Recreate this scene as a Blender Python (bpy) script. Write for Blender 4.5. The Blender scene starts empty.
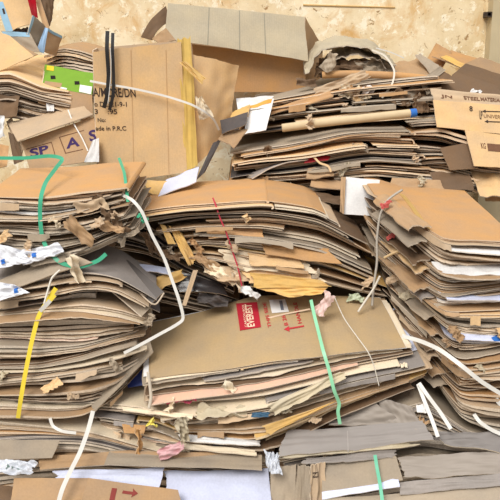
import bpy, math, random
import numpy as np
from mathutils import Vector

RNG = random.Random(7)
COL = bpy.context.scene.collection
PI = math.pi

# ------------------------------------------------------------------ camera
CAM = np.array([0.0, -2.8, 1.9]); PITCH = math.radians(15.0); FPX = 769.0
RIGHT = np.array([1.0, 0, 0])
FWD = np.array([0, math.cos(PITCH), -math.sin(PITCH)])
UP = np.array([0, math.sin(PITCH), math.cos(PITCH)])

def at(px, py, Y):
    """point of the place seen at (px,py) that stands at depth Y"""
    d = RIGHT * (px - 250) / FPX + UP * (250 - py) / FPX + FWD
    return CAM + d * ((Y - CAM[1]) / d[1])

def proj(p):
    q = np.asarray(p) - CAM
    w = q @ FWD
    return np.array([250 + FPX * (q @ RIGHT) / w, 250 - FPX * (q @ UP) / w])

# --------------------------------------------------------------- materials
def srgb(r, g, b):
    def f(c):
        c /= 255.0
        return c / 12.92 if c <= 0.04045 else ((c + 0.055) / 1.055) ** 2.4
    return (f(r), f(g), f(b), 1.0)

PAL = {
    'K': ((172, 142, 110), 'brown'), 'T': ((190, 166, 138), 'tan'), 'G': ((160, 146, 128), 'grey-brown'),
    'D': ((112, 90, 70), 'dark brown'), 'H': ((168, 145, 112), 'greyish tan'), 'O': ((186, 146, 104), 'orange-brown'), 'C': ((220, 204, 178), 'cream'),
    'Y': ((212, 174, 112), 'yellowish'), 'W': ((226, 224, 222), 'white'), 'S': ((150, 142, 136), 'grey'),
    'N': ((84, 78, 76), 'dark grey'), 'P': ((220, 180, 156), 'pinkish'), 'L': ((202, 206, 226), 'bluish white'),
    'B': ((70, 110, 170), 'blue'), 'R': ((170, 40, 50), 'red'), 'A': ((150, 190, 215), 'pale blue'),
    'E': ((112, 152, 48), 'green'), 'M': ((216, 182, 138), 'light tan'), 'Z': ((184, 172, 148), 'pale grey'),
}
MATS = {}

def new_mat(name):
    m = bpy.data.materials.new(name); m.use_nodes = True
    nt = m.node_tree
    return m, nt, nt.nodes['Principled BSDF']

def node(nt, typ, **kw):
    n = nt.nodes.new(typ)
    for k, v in kw.items():
        setattr(n, k, v)
    return n

def card(key, edge=False):
    """corrugated cardboard face / cut edge"""
    k = ('card', key, edge)
    if k in MATS: return MATS[k]
    rgb = PAL[key][0]
    if edge:
        rgb = tuple(min(245, c * 0.38 + 0.62 * e) for c, e in zip(rgb, (220, 206, 188)))
    m, nt, bs = new_mat('cardboard_' + PAL[key][1].replace(' ', '_').replace('-', '_') + ('_edge' if edge else ''))
    L = nt.links.new
    tc = node(nt, 'ShaderNodeTexCoord'); oi = node(nt, 'ShaderNodeObjectInfo')
    add = node(nt, 'ShaderNodeVectorMath', operation='ADD')
    mul = node(nt, 'ShaderNodeVectorMath', operation='SCALE'); mul.inputs['Scale'].default_value = 7.0
    L(oi.outputs['Random'], mul.inputs[0]); L(tc.outputs['Object'], add.inputs[0]); L(mul.outputs[0], add.inputs[1])
    n1 = node(nt, 'ShaderNodeTexNoise'); n1.inputs['Scale'].default_value = 9.0; n1.inputs['Detail'].default_value = 5
    n2 = node(nt, 'ShaderNodeTexNoise'); n2.inputs['Scale'].default_value = 120.0 if not edge else 260.0; n2.inputs['Detail'].default_value = 3
    L(add.outputs[0], n1.inputs['Vector']); L(add.outputs[0], n2.inputs['Vector'])
    # value = 1 + a(n1-.5) + b(n2-.5) + c(rand-.5)
    def ma(op, a, b):
        n = node(nt, 'ShaderNodeMath', operation=op)
        for i, x in enumerate((a, b)):
            if isinstance(x, (int, float)): n.inputs[i].default_value = x
            else: L(x, n.inputs[i])
        return n.outputs[0]
    v = ma('MULTIPLY', ma('SUBTRACT', n1.outputs['Fac'], 0.5), 0.42)
    v = ma('ADD', v, ma('MULTIPLY', ma('SUBTRACT', n2.outputs['Fac'], 0.5), 0.9 if edge else 0.22))
    v = ma('ADD', v, ma('MULTIPLY', ma('SUBTRACT', oi.outputs['Random'], 0.5), 0.26))
    v = ma('ADD', v, 1.0)
    hsv = node(nt, 'ShaderNodeHueSaturation')
    hsv.inputs['Color'].default_value = srgb(*rgb)
    L(v, hsv.inputs['Value'])
    sat = ma('ADD', ma('MULTIPLY', n1.outputs['Fac'], 0.35), 0.85)
    L(sat, hsv.inputs['Saturation'])
    L(hsv.outputs['Color'], bs.inputs['Base Color'])
    bs.inputs['Roughness'].default_value = 0.8
    bs.inputs['Specular IOR Level'].default_value = 0.22
    bp = node(nt, 'ShaderNodeBump'); bp.inputs['Strength'].default_value = 0.35; bp.inputs['Distance'].default_value = 0.004
    wv = node(nt, 'ShaderNodeTexWave'); wv.inputs['Scale'].default_value = 26.0; wv.inputs['Distortion'].default_value = 2.5
    wv.inputs['Detail'].default_value = 2
    L(add.outputs[0], wv.inputs['Vector'])
    h = ma('ADD', ma('MULTIPLY', wv.outputs['Fac'], 0.12), ma('ADD', n1.outputs['Fac'], ma('MULTIPLY', n2.outputs['Fac'], 0.3)))
    L(h, bp.inputs['Height']); L(bp.outputs['Normal'], bs.inputs['Normal'])
    MATS[k] = m
    return m

def plain(name, rgb, rough=0.5, noise=0.15, scale=40, spec=0.3, trans=0.0):
    k = ('plain', name)
    if k in MATS: return MATS[k]
    m, nt, bs = new_mat(name)
    tc = node(nt, 'ShaderNodeTexCoord'); n = node(nt, 'ShaderNodeTexNoise'); n.inputs['Scale'].default_value = scale
    n.inputs['Detail'].default_value = 4
    nt.links.new(tc.outputs['Object'], n.inputs['Vector'])
    mr = node(nt, 'ShaderNodeMapRange'); mr.inputs[3].default_value = 1 - noise; mr.inputs[4].default_value = 1 + noise
    nt.links.new(n.outputs['Fac'], mr.inputs[0])
    hsv = node(nt, 'ShaderNodeHueSaturation'); hsv.inputs['Color'].default_value = srgb(*rgb)
    nt.links.new(mr.outputs[0], hsv.inputs['Value']); nt.links.new(hsv.outputs[0], bs.inputs['Base Color'])
    bs.inputs['Roughness'].default_value = rough; bs.inputs['Specular IOR Level'].default_value = spec
    if trans: bs.inputs['Alpha'].default_value = 1 - trans
    MATS[k] = m
    return m

# ----------------------------------------------------------------- objects
def tag(o, label=None, cat=None, group=None, kind=None):
    for k, v in (('label', label), ('category', cat), ('group', group), ('kind', kind)):
        if v: o[k] = v
    return o

def empty(name, loc, label, cat, group=None):
    o = bpy.data.objects.new(name, None); COL.objects.link(o)
    o.location = Vector(loc); o.empty_display_size = 0.05
    return tag(o, label, cat, group)

def link(name, verts, faces, mats, mi=None, parent=None, smooth=None, sharp_sides=False):
    """one mesh object; its origin sits at its own base (or its parent's)"""
    v = np.asarray(verts, float)
    if parent is not None:
        org = np.zeros(3); q = parent
        while q is not None: org = org + np.array(q.location); q = q.parent
    else:
        lo, hi = v.min(0), v.max(0); org = np.array([(lo[0] + hi[0]) / 2, (lo[1] + hi[1]) / 2, lo[2]])
    me = bpy.data.meshes.new(name)
    me.from_pydata((v - org).tolist(), [], [tuple(int(i) for i in f) for f in faces])
    for m in (mats if isinstance(mats, (list, tuple)) else [mats]): me.materials.append(m)
    if mi is not None: me.polygons.foreach_set('material_index', np.asarray(mi, np.int32))
    if smooth is not None:
        me.polygons.foreach_set('use_smooth', np.asarray(smooth, bool))
    me.update()
    o = bpy.data.objects.new(name, me); COL.objects.link(o)
    if parent is not None:
        o.parent = parent
    else:
        o.location = Vector(org)
    return o

def slab(name, top, bot, nu, nv, mats, parent=None, uv=(0, 1, 0, 1)):
    """a sheet with thickness: top(u,v) and bot(u,v) give its two faces"""
    us = np.linspace(uv[0], uv[1], nu + 1); vs = np.linspace(uv[2], uv[3], nv + 1)
    U, V = np.meshgrid(us, vs, indexing='ij'); U = U.ravel(); V = V.ravel()
    T = top(U, V); B = bot(U, V); n = len(U)
    verts = np.vstack([T, B])
    idx = np.arange(n).reshape(nu + 1, nv + 1)
    a = idx[:-1, :-1].ravel(); b = idx[1:, :-1].ravel(); c = idx[1:, 1:].ravel(); d = idx[:-1, 1:].ravel()
    f1 = np.stack([a, b, c, d], 1); f2 = np.stack([a, d, c, b], 1) + n
    # rim: doubled vertices keep the cut edge crisp
    rim = np.concatenate([idx[:, 0], idx[-1, 1:], idx[-2::-1, -1], idx[0, -2:0:-1]])
    m = len(rim); base = 2 * n
    verts = np.vstack([verts, T[rim], B[rim]])
    i = np.arange(m); j = (i + 1) % m
    f3 = np.stack([base + i, base + m + i, base + m + j, base + j], 1)
    faces = np.vstack([f1, f2, f3])
    mi = np.concatenate([np.zeros(len(f1) + len(f2)), np.ones(len(f3))]) if isinstance(mats, (list, tuple)) and len(mats) > 1 else np.zeros(len(faces))
    sm = np.concatenate([np.ones(len(f1) + len(f2)), np.zeros(len(f3))])
    return link(name, verts, faces, mats, mi, parent, sm)

def wob(seed, freq, n=5):
    r = random.Random(seed)
    cs = [(r.uniform(.4, 1) / (1 + .35 * i), freq * (1 + i * .9) * r.uniform(.7, 1.3), r.uniform(0, 6.28)) for i in range(n)]
    s = sum(c[0] for c in cs)
    return lambda x: sum(a * np.sin(f * x + p) for a, f, p in cs) / s

def wob2(seed, freq, n=11):
    r = random.Random(seed); cs = []; a0 = r.uniform(0, PI)
    for i in range(n):
        an = a0 + i * 2.39996 + r.uniform(-.4, .4); f = freq * r.choice((.45, .7, 1.0, 1.5, 2.2)) * r.uniform(.85, 1.15)
        cs.append((1 / (.5 + f / freq), f * math.cos(an), f * math.sin(an), r.uniform(0, 6.28)))
    s = math.sqrt(sum(c[0] ** 2 for c in cs)) * 1.5
    return lambda x, y: sum(a * np.sin(fx * x + fy * y + p) for a, fx, fy, p in cs) / s

def jag(seed, n=90):
    """torn outline, 0..1: a few long bites with finer ones on them"""
    r = random.Random(seed)
    def octave(k):
        xs = [-.8]
        while xs[-1] < 1.8: xs.append(xs[-1] + r.uniform(.25, 1.75) / k)
        return xs, [r.random() for _ in xs]
    o = [octave(max(2, n * .16)), octave(n * .45), octave(n * 1.0)]
    def f(u): return .58 * np.interp(u, *o[0]) + .28 * np.interp(u, *o[1]) + .14 * np.interp(u, *o[2])
    return f

ORD = ['first', 'second', 'third', 'fourth', 'fifth', 'sixth', 'seventh', 'eighth', 'ninth', 'tenth', 'eleventh', 'twelfth',
       'thirteenth', 'fourteenth', 'fifteenth', 'sixteenth', 'seventeenth', 'eighteenth', 'nineteenth', 'twentieth',
       'twenty-first', 'twenty-second', 'twenty-third', 'twenty-fourth', 'twenty-fifth', 'twenty-sixth']

class Bale:
    """sheets lying one on another between key lines; every sheet becomes its own thing"""
    def __init__(s, keys, yback, slope, phrase, group, seed, shear=0.0, wave=.006, droop=0.0):
        s.K = np.array([[at(*p) for p in line] for _, line in keys]); s.T = np.array([t for t, _ in keys], float)
        s.yback, s.slope, s.shear, s.droop = yback, slope, shear, droop
        s.phrase, s.group, s.seed, s.wave = phrase, group, seed, wave
        s.w1 = wob2(seed, 9); s.n = s.K.shape[1]
        s.r = random.Random(seed)

    def F(s, u, t):
        x = u * (s.n - 1); i = np.clip(np.floor(x).astype(int), 0, s.n - 2); f = x - i
        # soften the corners between key points
        g = np.where((x < 0) | (x > s.n - 1), f, f)
        j = np.clip(np.searchsorted(s.T, t, side='right') - 1, 0, len(s.T) - 2)
        h = (t - s.T[j]) / (s.T[j + 1] - s.T[j])
        g = g[:, None]; h = h[:, None]
        i0 = np.maximum(i - 1, 0); i3 = np.minimum(i + 2, s.n - 1)
        def line(k):
            a, b, c, d = s.K[k, i0], s.K[k, i], s.K[k, i + 1], s.K[k, i3]
            lin = b + (c - b) * g
            gg = np.clip(g, 0, 1)
            m1 = (c - a) / 2; m2 = (d - b) / 2
            her = (2*gg**3-3*gg**2+1)*b + (gg**3-2*gg**2+gg)*m1 + (-2*gg**3+3*gg**2)*c + (gg**3-gg**2)*m2
            return np.where((g < 0) | (g > 1), lin, .55 * her + .45 * lin)
        return line(j) * (1 - h) + line(j + 1) * h

    def S(s, u, d, t):
        f = s.F(u, t)
        q = np.empty_like(f)
        q[:, 0] = f[:, 0] + d * s.shear
        q[:, 1] = f[:, 1] + d
        dd = np.clip(.07 - d, 0, 1)
        q[:, 2] = f[:, 2] + d * s.slope + s.wave * s.w1(q[:, 0], q[:, 1] * 1.0) - s.droop * dd ** 2 * 60
        return q

    def fill(s, spec, torn=.3, nu=44, jit=.02, ends=(.03, .03), cat='cardboard', flaps=.16, thin=3.6, lblmod=None, warp=.4, ragged=.0):
        """spec: string of colour letter + height in photo pixels, top to bottom"""
        r = s.r; items = []
        for tok in spec.split():
            u0, u1 = None, None
            if '@' in tok:
                tok, rng = tok.split('@'); u0, u1 = [float(q) / 100 for q in rng.split(':')]
            opt = ''
            while tok[-1] in 'fxtp!': opt += tok[-1]; tok = tok[:-1]
            join = tok[0] == '+'
            tok = tok.lstrip('+')
            items.append((tok[0], float(tok[1:]), u0, u1, opt, join))
        rows = []
        for it in items:
            if it[5]: rows[-1][1].append(it)
            else: rows.append((it[1], [it]))
        tot = sum(w for w, _ in rows); b = np.concatenate([[0], np.cumsum([w for w, _ in rows])]) / tot
        ws = np.diff(b)
        wp = [(r.uniform(.5, 1) * warp, k, r.uniform(0, 6.28), r.uniform(-5, 5)) for k in (2, 3, 5, 7)]
        def squeeze(u, bb):
            # the pile is pressed unevenly: some sheets pinched here, gaping there
            if bb <= 0 or bb >= 1: return np.full_like(u, bb)
            out = np.full_like(u, bb)
            for a, k, p, f in wp: out = out + a * (np.sin(2*PI*k*bb + p + f*u) - np.sin(p + f*u) * (1 - bb) - np.sin(2*PI*k + p + f*u) * bb) / (2*PI*k)
            return np.clip(out, 0, 1)
        def bound(i):
            lim = min(ws[i - 1] if i else 0, ws[i] if i < len(ws) else 0) * .36
            fn = wob((s.seed, i, 'b').__hash__() if False else s.seed * 131 + i, r.uniform(2.5, 6), 4)
            return lambda u: squeeze(u, b[i]) + (lim * .8 * fn(u) if 0 < i < len(ws) else 0)
        B = [bound(i) for i in range(len(rows) + 1)]
        nr = len(rows)
        real = [i for i, (w, its) in enumerate(rows) if its[0][0] != 'X']
        for i, (w, its) in enumerate(rows):
            if i not in real: continue
            k_ = real.index(i); nr = len(real)
            for q, (ck, wpx, u0, u1, opt, _) in enumerate(its):
                a0 = u0 if u0 is not None else r.uniform(-ends[0], ends[0])
                a1 = u1 if u1 is not None else 1 + r.uniform(-ends[1], ends[1]) - (ragged * r.random() ** 1.3 if 0 < i < len(rows) - 1 else 0)
                colour = PAL[ck][1]
                isTorn = ('t' in opt) or ((r.random() < torn) and '!' not in opt)
                two = wpx >= thin and ck not in 'WLAB' and 'x' not in opt
                paper = ck in 'WL' and wpx < 6
                nm = 'paper_sheet' if paper else ('flattened_carton' if two else 'cardboard_sheet')
                noun = {'paper_sheet': 'paper sheet', 'flattened_carton': 'folded carton', 'cardboard_sheet': 'cardboard sheet'}[nm]
                from_top = k_ < nr / 2
                o_ = ORD[k_] if from_top else ORD[nr - 1 - k_]
                where = ('top' if from_top else 'bottom')
                if o_ == 'first':
                    pos = ('topmost' if from_top else 'lowest')
                    lab = f"{colour} {noun}, {pos} of the {s.phrase}"
                else:
                    lab = f"{colour} {noun}, {o_} from {where} of the {s.phrase}"
                if isTorn: lab = 'torn ' + lab
                if len(its) > 1: lab = ('left ' if q == 0 else 'right ' if q == len(its) - 1 else 'middle ') + lab
                if lblmod and i in lblmod and q == 0: lab = lblmod[i]
                s.layer(nm, lab, cat if not paper else 'paper', ck, B[i], B[i + 1], a0, a1, i, q, isTorn, two,
                        jit, nu, flap=('f' in opt) or (two and r.random() < flaps and i > 0), tape='p' in opt, last=(i == nr - 1))

    def layer(s, nm, lab, cat, ck, ta, tb, u0, u1, i, q, torn, two, jit, nu, flap=False, tape=False, last=False):
        r = s.r; sd = s.seed * 977 + i * 13 + q
        d0 = -abs(r.gauss(0, jit)) if i % 2 else r.uniform(-jit, jit)
        if i == 0: d0 = -jit * .6
        if flap: d0 = -jit * 1.5
        tilt = r.uniform(-1, 1) * jit * (2.4 if i else .6)
        jg = jag(sd, 70 if torn else 14); ja = r.uniform(.012, .03) if torn else .004
        jg2 = jag(sd + 5, 60); e0, e1 = jag(sd + 7, 30), jag(sd + 8, 30)
        n1, n2 = wob(sd + 1, r.uniform(5, 14)), wob(sd + 2, r.uniform(5, 14))
        mats = [card(ck), card(ck, True)]
        us = np.linspace(u0, u1, 9)
        dmean = lambda u: d0 + tilt * (u - .5)
        def dpos(U, V, jf=jg, off=0.0):
            front = dmean(U) + off + ja * jf(U)
            back = s.yback - s.F(U, np.full_like(U, .5))[:, 1] - .02 * r_b
            back = np.maximum(back, front + .06)
            return front + (back - front) * V ** 1.6
        r_b = r.uniform(0, 2)
        def umap(U, V):
            if not torn: return U
            k = (U - u0) / (u1 - u0)
            return U + .03 * (u1 - u0) * ((1 - k) ** 12 * e0(V) - k ** 12 * e1(V))
        def face(fr, ns, amp, off=0.0, jf=jg):
            def f(U, V):
                U2 = umap(U, V)
                fq = np.clip(fr + amp * ns(U2 * 1.0 + V * .7), .01, .99)
                A, Bb = ta(U2), tb(U2)
                return s.S(U2, dpos(U2, V, jf, off), A + (Bb - A) * fq)
            return f
        org = s.S(np.array([(u0 + u1) / 2]), np.array([max(0.02, d0)]), tb(np.array([(u0 + u1) / 2])))[0]
        uvr = (u0, u1, 0, 1)
        if not two:
            t_ = face(.12, n1, .1); 
            th = .55 if cat != 'paper' else .3
            def b_(U, V):
                U2 = umap(U, V); A, Bb = ta(U2), tb(U2)
                fq = np.clip(.12 + .1 * n1(U2 + V * .7), .01, .99) + th
                return s.S(U2, dpos(U2, V), A + (Bb - A) * np.minimum(fq, .99))
            o = slab(nm, t_, b_, nu, 8, mats, None, uvr)
            tag(o, lab, cat, s.group); return o
        root = empty(nm, org, lab, cat, s.group)
        du = r.uniform(-.012, .03)
        slab('upper_panel', face(.05, n1, .045), face(.34, n1, .07), nu, 8, mats, root, uvr)
        lo_u0 = u0 + r.uniform(-.01, .03); lo_u1 = u1 - r.uniform(-.01, .03)
        slab('lower_panel', face(.56, n2, .08, du, jg2), face(.86, n2, .05, du, jg2), nu, 8, mats, root, (lo_u0, lo_u1, 0, 1))
        # the fold that joins both plies at one end
        end = r.choice((0, 1)) if not torn else None
        if end is not None:
            ue = u0 if end == 0 else u1; sg = -1 if end == 0 else 1
            wd = np.linalg.norm(s.F(np.array([1.0]), np.array([.5])) - s.F(np.array([0.0]), np.array([.5])))
            def cap(ri, ro):
                def f(U, V):
                    uu = np.full_like(U, ue); A, Bb = ta(uu), tb(uu); an = U * PI
                    k = ri
                    c = .5 - .45 * k * np.cos(an)
                    bulge = sg * .012 / wd * k * np.sin(an)
                    return s.S(uu + bulge, dpos(uu, V), A + (Bb - A) * np.clip(c, .01, .99))
                return f
            slab('folded_edge', cap(1, 0), cap(.35, 0), 6, 8, mats, root)
        if flap:
            ua = r.uniform(u0, u0 + .75 * (u1 - u0)); ub = min(u1, ua + r.choice((.07, .1, .14, .24))); ln = r.uniform(.012, .04); sl = r.uniform(.1, .7)
            jf2 = jag(sd + 9, 40); nn = wob(sd + 3, 9)
            def fl(th):
                def f(U, V):
                    A, Bb = ta(U), tb(U)
                    p = s.S(U, dmean(U) - .006, A + (Bb - A) * .2)
                    L = ln * (.25 + 1.1 * jf2(U)) * V
                    p[:, 2] -= L * math.cos(sl) ; p[:, 1] -= L * math.sin(sl) + .004 * nn(U * 4) * V + th
                    return p
                return f
            slab('flap', fl(.0035), fl(0), 28, 4, mats, root, (ua, ub, 0, 1))
        if tape:
            tm = plain('brown_parcel_tape', (196, 160, 96), .35, .1)
            ua = u0 + r.uniform(.3, .6) * (u1 - u0)
            tf = face(.06, n1, .05)
            def tp(h):
                def f(U, V):
                    p = tf(U, V); p[:, 2] += h; return p
                return f
            slab('tape', tp(.0016), tp(.0004), 4, 8, tm, root, (ua, ua + .05, 0, .8))
        return root

# ---- free-standing bent panels given by four corners (top-left, top-right, bottom-right, bottom-left)
def quad_fn(cs, warp=.004, seed=0, freq=7, bend=0.0, sag=None):
    P = [at(*c) for c in cs]; w = wob2(seed, freq)
    nrm = np.cross(P[1] - P[0], P[3] - P[0]); nrm = nrm / np.linalg.norm(nrm)
    if nrm[1] > 0: nrm = -nrm            # towards the viewer's side
    def f(u, v):
        u = np.asarray(u, float); v = np.asarray(v, float)
        U, V = u[..., None], v[..., None]
        p = (P[0] * (1 - U) + P[1] * U) * (1 - V) + (P[3] * (1 - U) + P[2] * U) * V
        k = warp * w(u * 2.0, v * 2.0) + bend * (4 * u * (1 - u))
        return p + k[..., None] * nrm
    f.n = nrm
    return f

def sheet(name, fn, th, mats, parent=None, nu=14, nv=10, torn=(0, 0, 0, 0), seed=1, rough=30, uv=(0, 1, 0, 1)):
    """torn: how far each edge (top,right,bottom,left) is bitten away, as a share of the sheet"""
    j = [jag(seed * 17 + i, rough) for i in range(4)]
    def remap(u, v):
        u2 = u + torn[3] * j[3](v) * (1 - u) ** 3 - torn[1] * j[1](v) * u ** 3
        v2 = v + torn[0] * j[0](u) * (1 - v) ** 3 - torn[2] * j[2](u) * v ** 3
        return u2, v2
    if any(torn): nu, nv = max(nu, 26), max(nv, 18)
    top = lambda u, v: fn(*remap(u, v))
    bot = lambda u, v: fn(*remap(u, v)) - fn.n * th
    return slab(name, top, bot, nu, nv, mats, parent, uv)

def inv(fn, px, py, u0=-.15, u1=1.15, v0=-.15, v1=1.15):
    """where on the panel the pixel falls"""
    x = np.array([.5, .5]); best = (1e9, x)
    def err(q): return np.array([px, py]) - proj(fn(np.float64(q[0]), np.float64(q[1])))
    if getattr(fn, 'bale', 0):
        u0, u1, v0, v1 = 0, 1, -.02, .45
        x = np.array(min(((np.sum(err((u, v)) ** 2), u, v) for u in np.linspace(0, 1, 21) for v in np.linspace(-.02, .45, 16)), key=lambda z: z[0])[1:])
    for _ in range(40):
        e = err(x)
        if e @ e < best[0]: best = (e @ e, x.copy())
        J = np.stack([(e - err(x + (1e-3, 0))) / 1e-3, (e - err(x + (0, 1e-3))) / 1e-3], 1)
        st = np.linalg.lstsq(J, e, rcond=None)[0]
        x = np.clip(x + np.clip(st, -.2, .2) * .8, (u0, v0), (u1, v1))
    return best[1]

def patch(name, fn, corners, mat, parent, h=.0012, nu=6, nv=6, th=.0008, torn=0, seed=3):
    """a flat mark, label or tape lying on a panel; corners in photo pixels"""
    c = [inv(fn, *p) for p in corners]
    j = jag(seed, 12)
    def g(k):
        def f(U, V):
            V = V + torn * j(U) * (.5 - V)
            q = (c[0] * (1 - U[:, None]) + c[1] * U[:, None]) * (1 - V[:, None]) + (c[3] * (1 - U[:, None]) + c[2] * U[:, None]) * V[:, None]
            return fn(q[:, 0], q[:, 1]) + fn.n * (h + k)
        return f
    return slab(name, g(th), g(0), nu, nv, mat, parent)

def writing(text, fn, corners, mat, parent, bold=.0, name='print', h=.0014, mirror=False):
    cu = bpy.data.curves.new('lettering', 'FONT'); cu.body = text; cu.offset = bold; cu.resolution_u = 3
    ob = bpy.data.objects.new('lettering', cu); COL.objects.link(ob)
    dg = bpy.context.evaluated_depsgraph_get(); dg.update()
    me = bpy.data.meshes.new_from_object(ob.evaluated_get(dg))
    V = np.array([v.co for v in me.vertices]); F = [tuple(p.vertices) for p in me.polygons]
    bpy.data.objects.remove(ob); bpy.data.curves.remove(cu); bpy.data.meshes.remove(me)
    lo, hi = V.min(0), V.max(0)
    U = (V[:, 0] - lo[0]) / (hi[0] - lo[0]); W = 1 - (V[:, 1] - lo[1]) / (hi[1] - lo[1])
    c = [inv(fn, *p) for p in corners]
    q = (c[0] * (1 - U[:, None]) + c[1] * U[:, None]) * (1 - W[:, None]) + (c[3] * (1 - U[:, None]) + c[2] * U[:, None]) * W[:, None]
    return link(name, fn(q[:, 0], q[:, 1]) + fn.n * h, F, mat, parent=parent)

def rect(x0, y0, x1, y1, sk=0.0, up=0.0):
    return [(x0, y0), (x1, y0 + up), (x1 + sk, y1 + up), (x0 + sk, y1)]

def smooth_path(pts, n=10):
    P = np.array(pts); out = []
    m = len(P)
    for i in range(m - 1):
        a, b, c, d = P[max(i - 1, 0)], P[i], P[i + 1], P[min(i + 2, m - 1)]
        for k in range(n):
            g = k / n
            out.append((2*g**3-3*g**2+1)*b + (g**3-2*g**2+g)*(c-a)*.4 + (-2*g**3+3*g**2)*c + (g**3-g**2)*(d-b)*.4)
    out.append(P[-1]); return np.array(out)

def strap(name, pts, width, mat, label, cat='strap', th=.0012, twist=None, group=None, parent=None, n=10, torn=0):
    """flat band along points (px,py,Y)"""
    P = smooth_path([at(*p) for p in pts], n)
    T = np.gradient(P, axis=0); T /= np.linalg.norm(T, axis=1)[:, None]
    view = CAM - P; view /= np.linalg.norm(view, axis=1)[:, None]
    N = view - (view * T).sum(1)[:, None] * T; N /= np.linalg.norm(N, axis=1)[:, None]
    N = N * 1.0 + np.array([0, -.25, .1]); N -= (N * T).sum(1)[:, None] * T; N /= np.linalg.norm(N, axis=1)[:, None]
    W = np.cross(T, N)
    if twist:
        a = np.array([twist(k) for k in np.linspace(0, 1, len(P))])[:, None]
        W, N = W * np.cos(a) + N * np.sin(a), N * np.cos(a) - W * np.sin(a)
    m = len(P); hw = width / 2
    ring = [P + W * hw + N * th, P - W * hw + N * th, P - W * hw, P + W * hw]
    verts = np.stack(ring, 1).reshape(-1, 3); faces = []
    for i in range(m - 1):
        for k in range(4):
            faces.append((i*4+k, i*4+(k+1) % 4, i*4+4+(k+1) % 4, i*4+4+k))
    faces += [(3, 2, 1, 0), ((m-1)*4, (m-1)*4+1, (m-1)*4+2, (m-1)*4+3)]
    o = link(name, verts, faces, mat, parent=parent)
    if label: tag(o, label, cat, group)
    return o

def cord(name, pts, rad, mat, label=None, cat='string', group=None, parent=None, n=8, sides=6, caps=True):
    P = smooth_path([at(*p) for p in pts], n)
    T = np.gradient(P, axis=0); T /= np.linalg.norm(T, axis=1)[:, None]
    A = np.cross(T, np.array([.2, .9, .3])); A /= np.linalg.norm(A, axis=1)[:, None]; Bn = np.cross(T, A)
    an = np.arange(sides) * 2 * PI / sides
    verts = (P[:, None] + rad * (A[:, None] * np.cos(an)[None, :, None] + Bn[:, None] * np.sin(an)[None, :, None])).reshape(-1, 3)
    faces = []
    for i in range(len(P) - 1):
        for k in range(sides):
            faces.append((i*sides+k, i*sides+(k+1) % sides, (i+1)*sides+(k+1) % sides, (i+1)*sides+k))
    faces += [tuple(range(sides))[::-1], tuple((len(P)-1)*sides + k for k in range(sides))]
    o = link(name, verts, faces, mat, parent=parent, smooth=[True] * (len(faces) - 2) + [False] * 2)
    if label: tag(o, label, cat, group)
    return o

def cm(k): return [card(k), card(k, True)]

def panel(name, label, cat, cs, key, th=.005, warp=.004, torn=(0, 0, 0, 0), seed=None, bend=0, group=None, freq=7, rough=30, mats=None):
    """a loose sheet that is one thing"""
    seed = seed if seed is not None else RNG.randrange(9999)
    fn = quad_fn(cs, warp, seed, freq, bend)
    o = sheet(name, fn, th, mats or cm(key), None, torn=torn, seed=seed, rough=rough)
    tag(o, label, cat, group)

    return o, fn

def scrap(cs_center, size, ang, key, label, Y, crum=.012, group=None, name='torn_scrap', mats=None, aspect=.5, seed=None, cat='scrap', lean=.02):
    seed = seed if seed is not None else RNG.randrange(99999)
    x, y = cs_center; a = math.radians(ang); ca, sa = math.cos(a), math.sin(a); h = size / 2; w = h * aspect
    P = []
    for sx, sy in ((-1, -1), (1, -1), (1, 1), (-1, 1)):
        dx, dy = sx * h, sy * w
        P.append((x + dx * ca - dy * sa, y + dx * sa + dy * ca, Y - lean * sy))
    fn = quad_fn(P, crum, seed, 9)
    o = sheet(name, fn, .002, mats or cm(key), None, nu=18, nv=12, torn=(.34, .22, .4, .22), seed=seed, rough=14)
    tag(o, label, cat, group); return o

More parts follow.
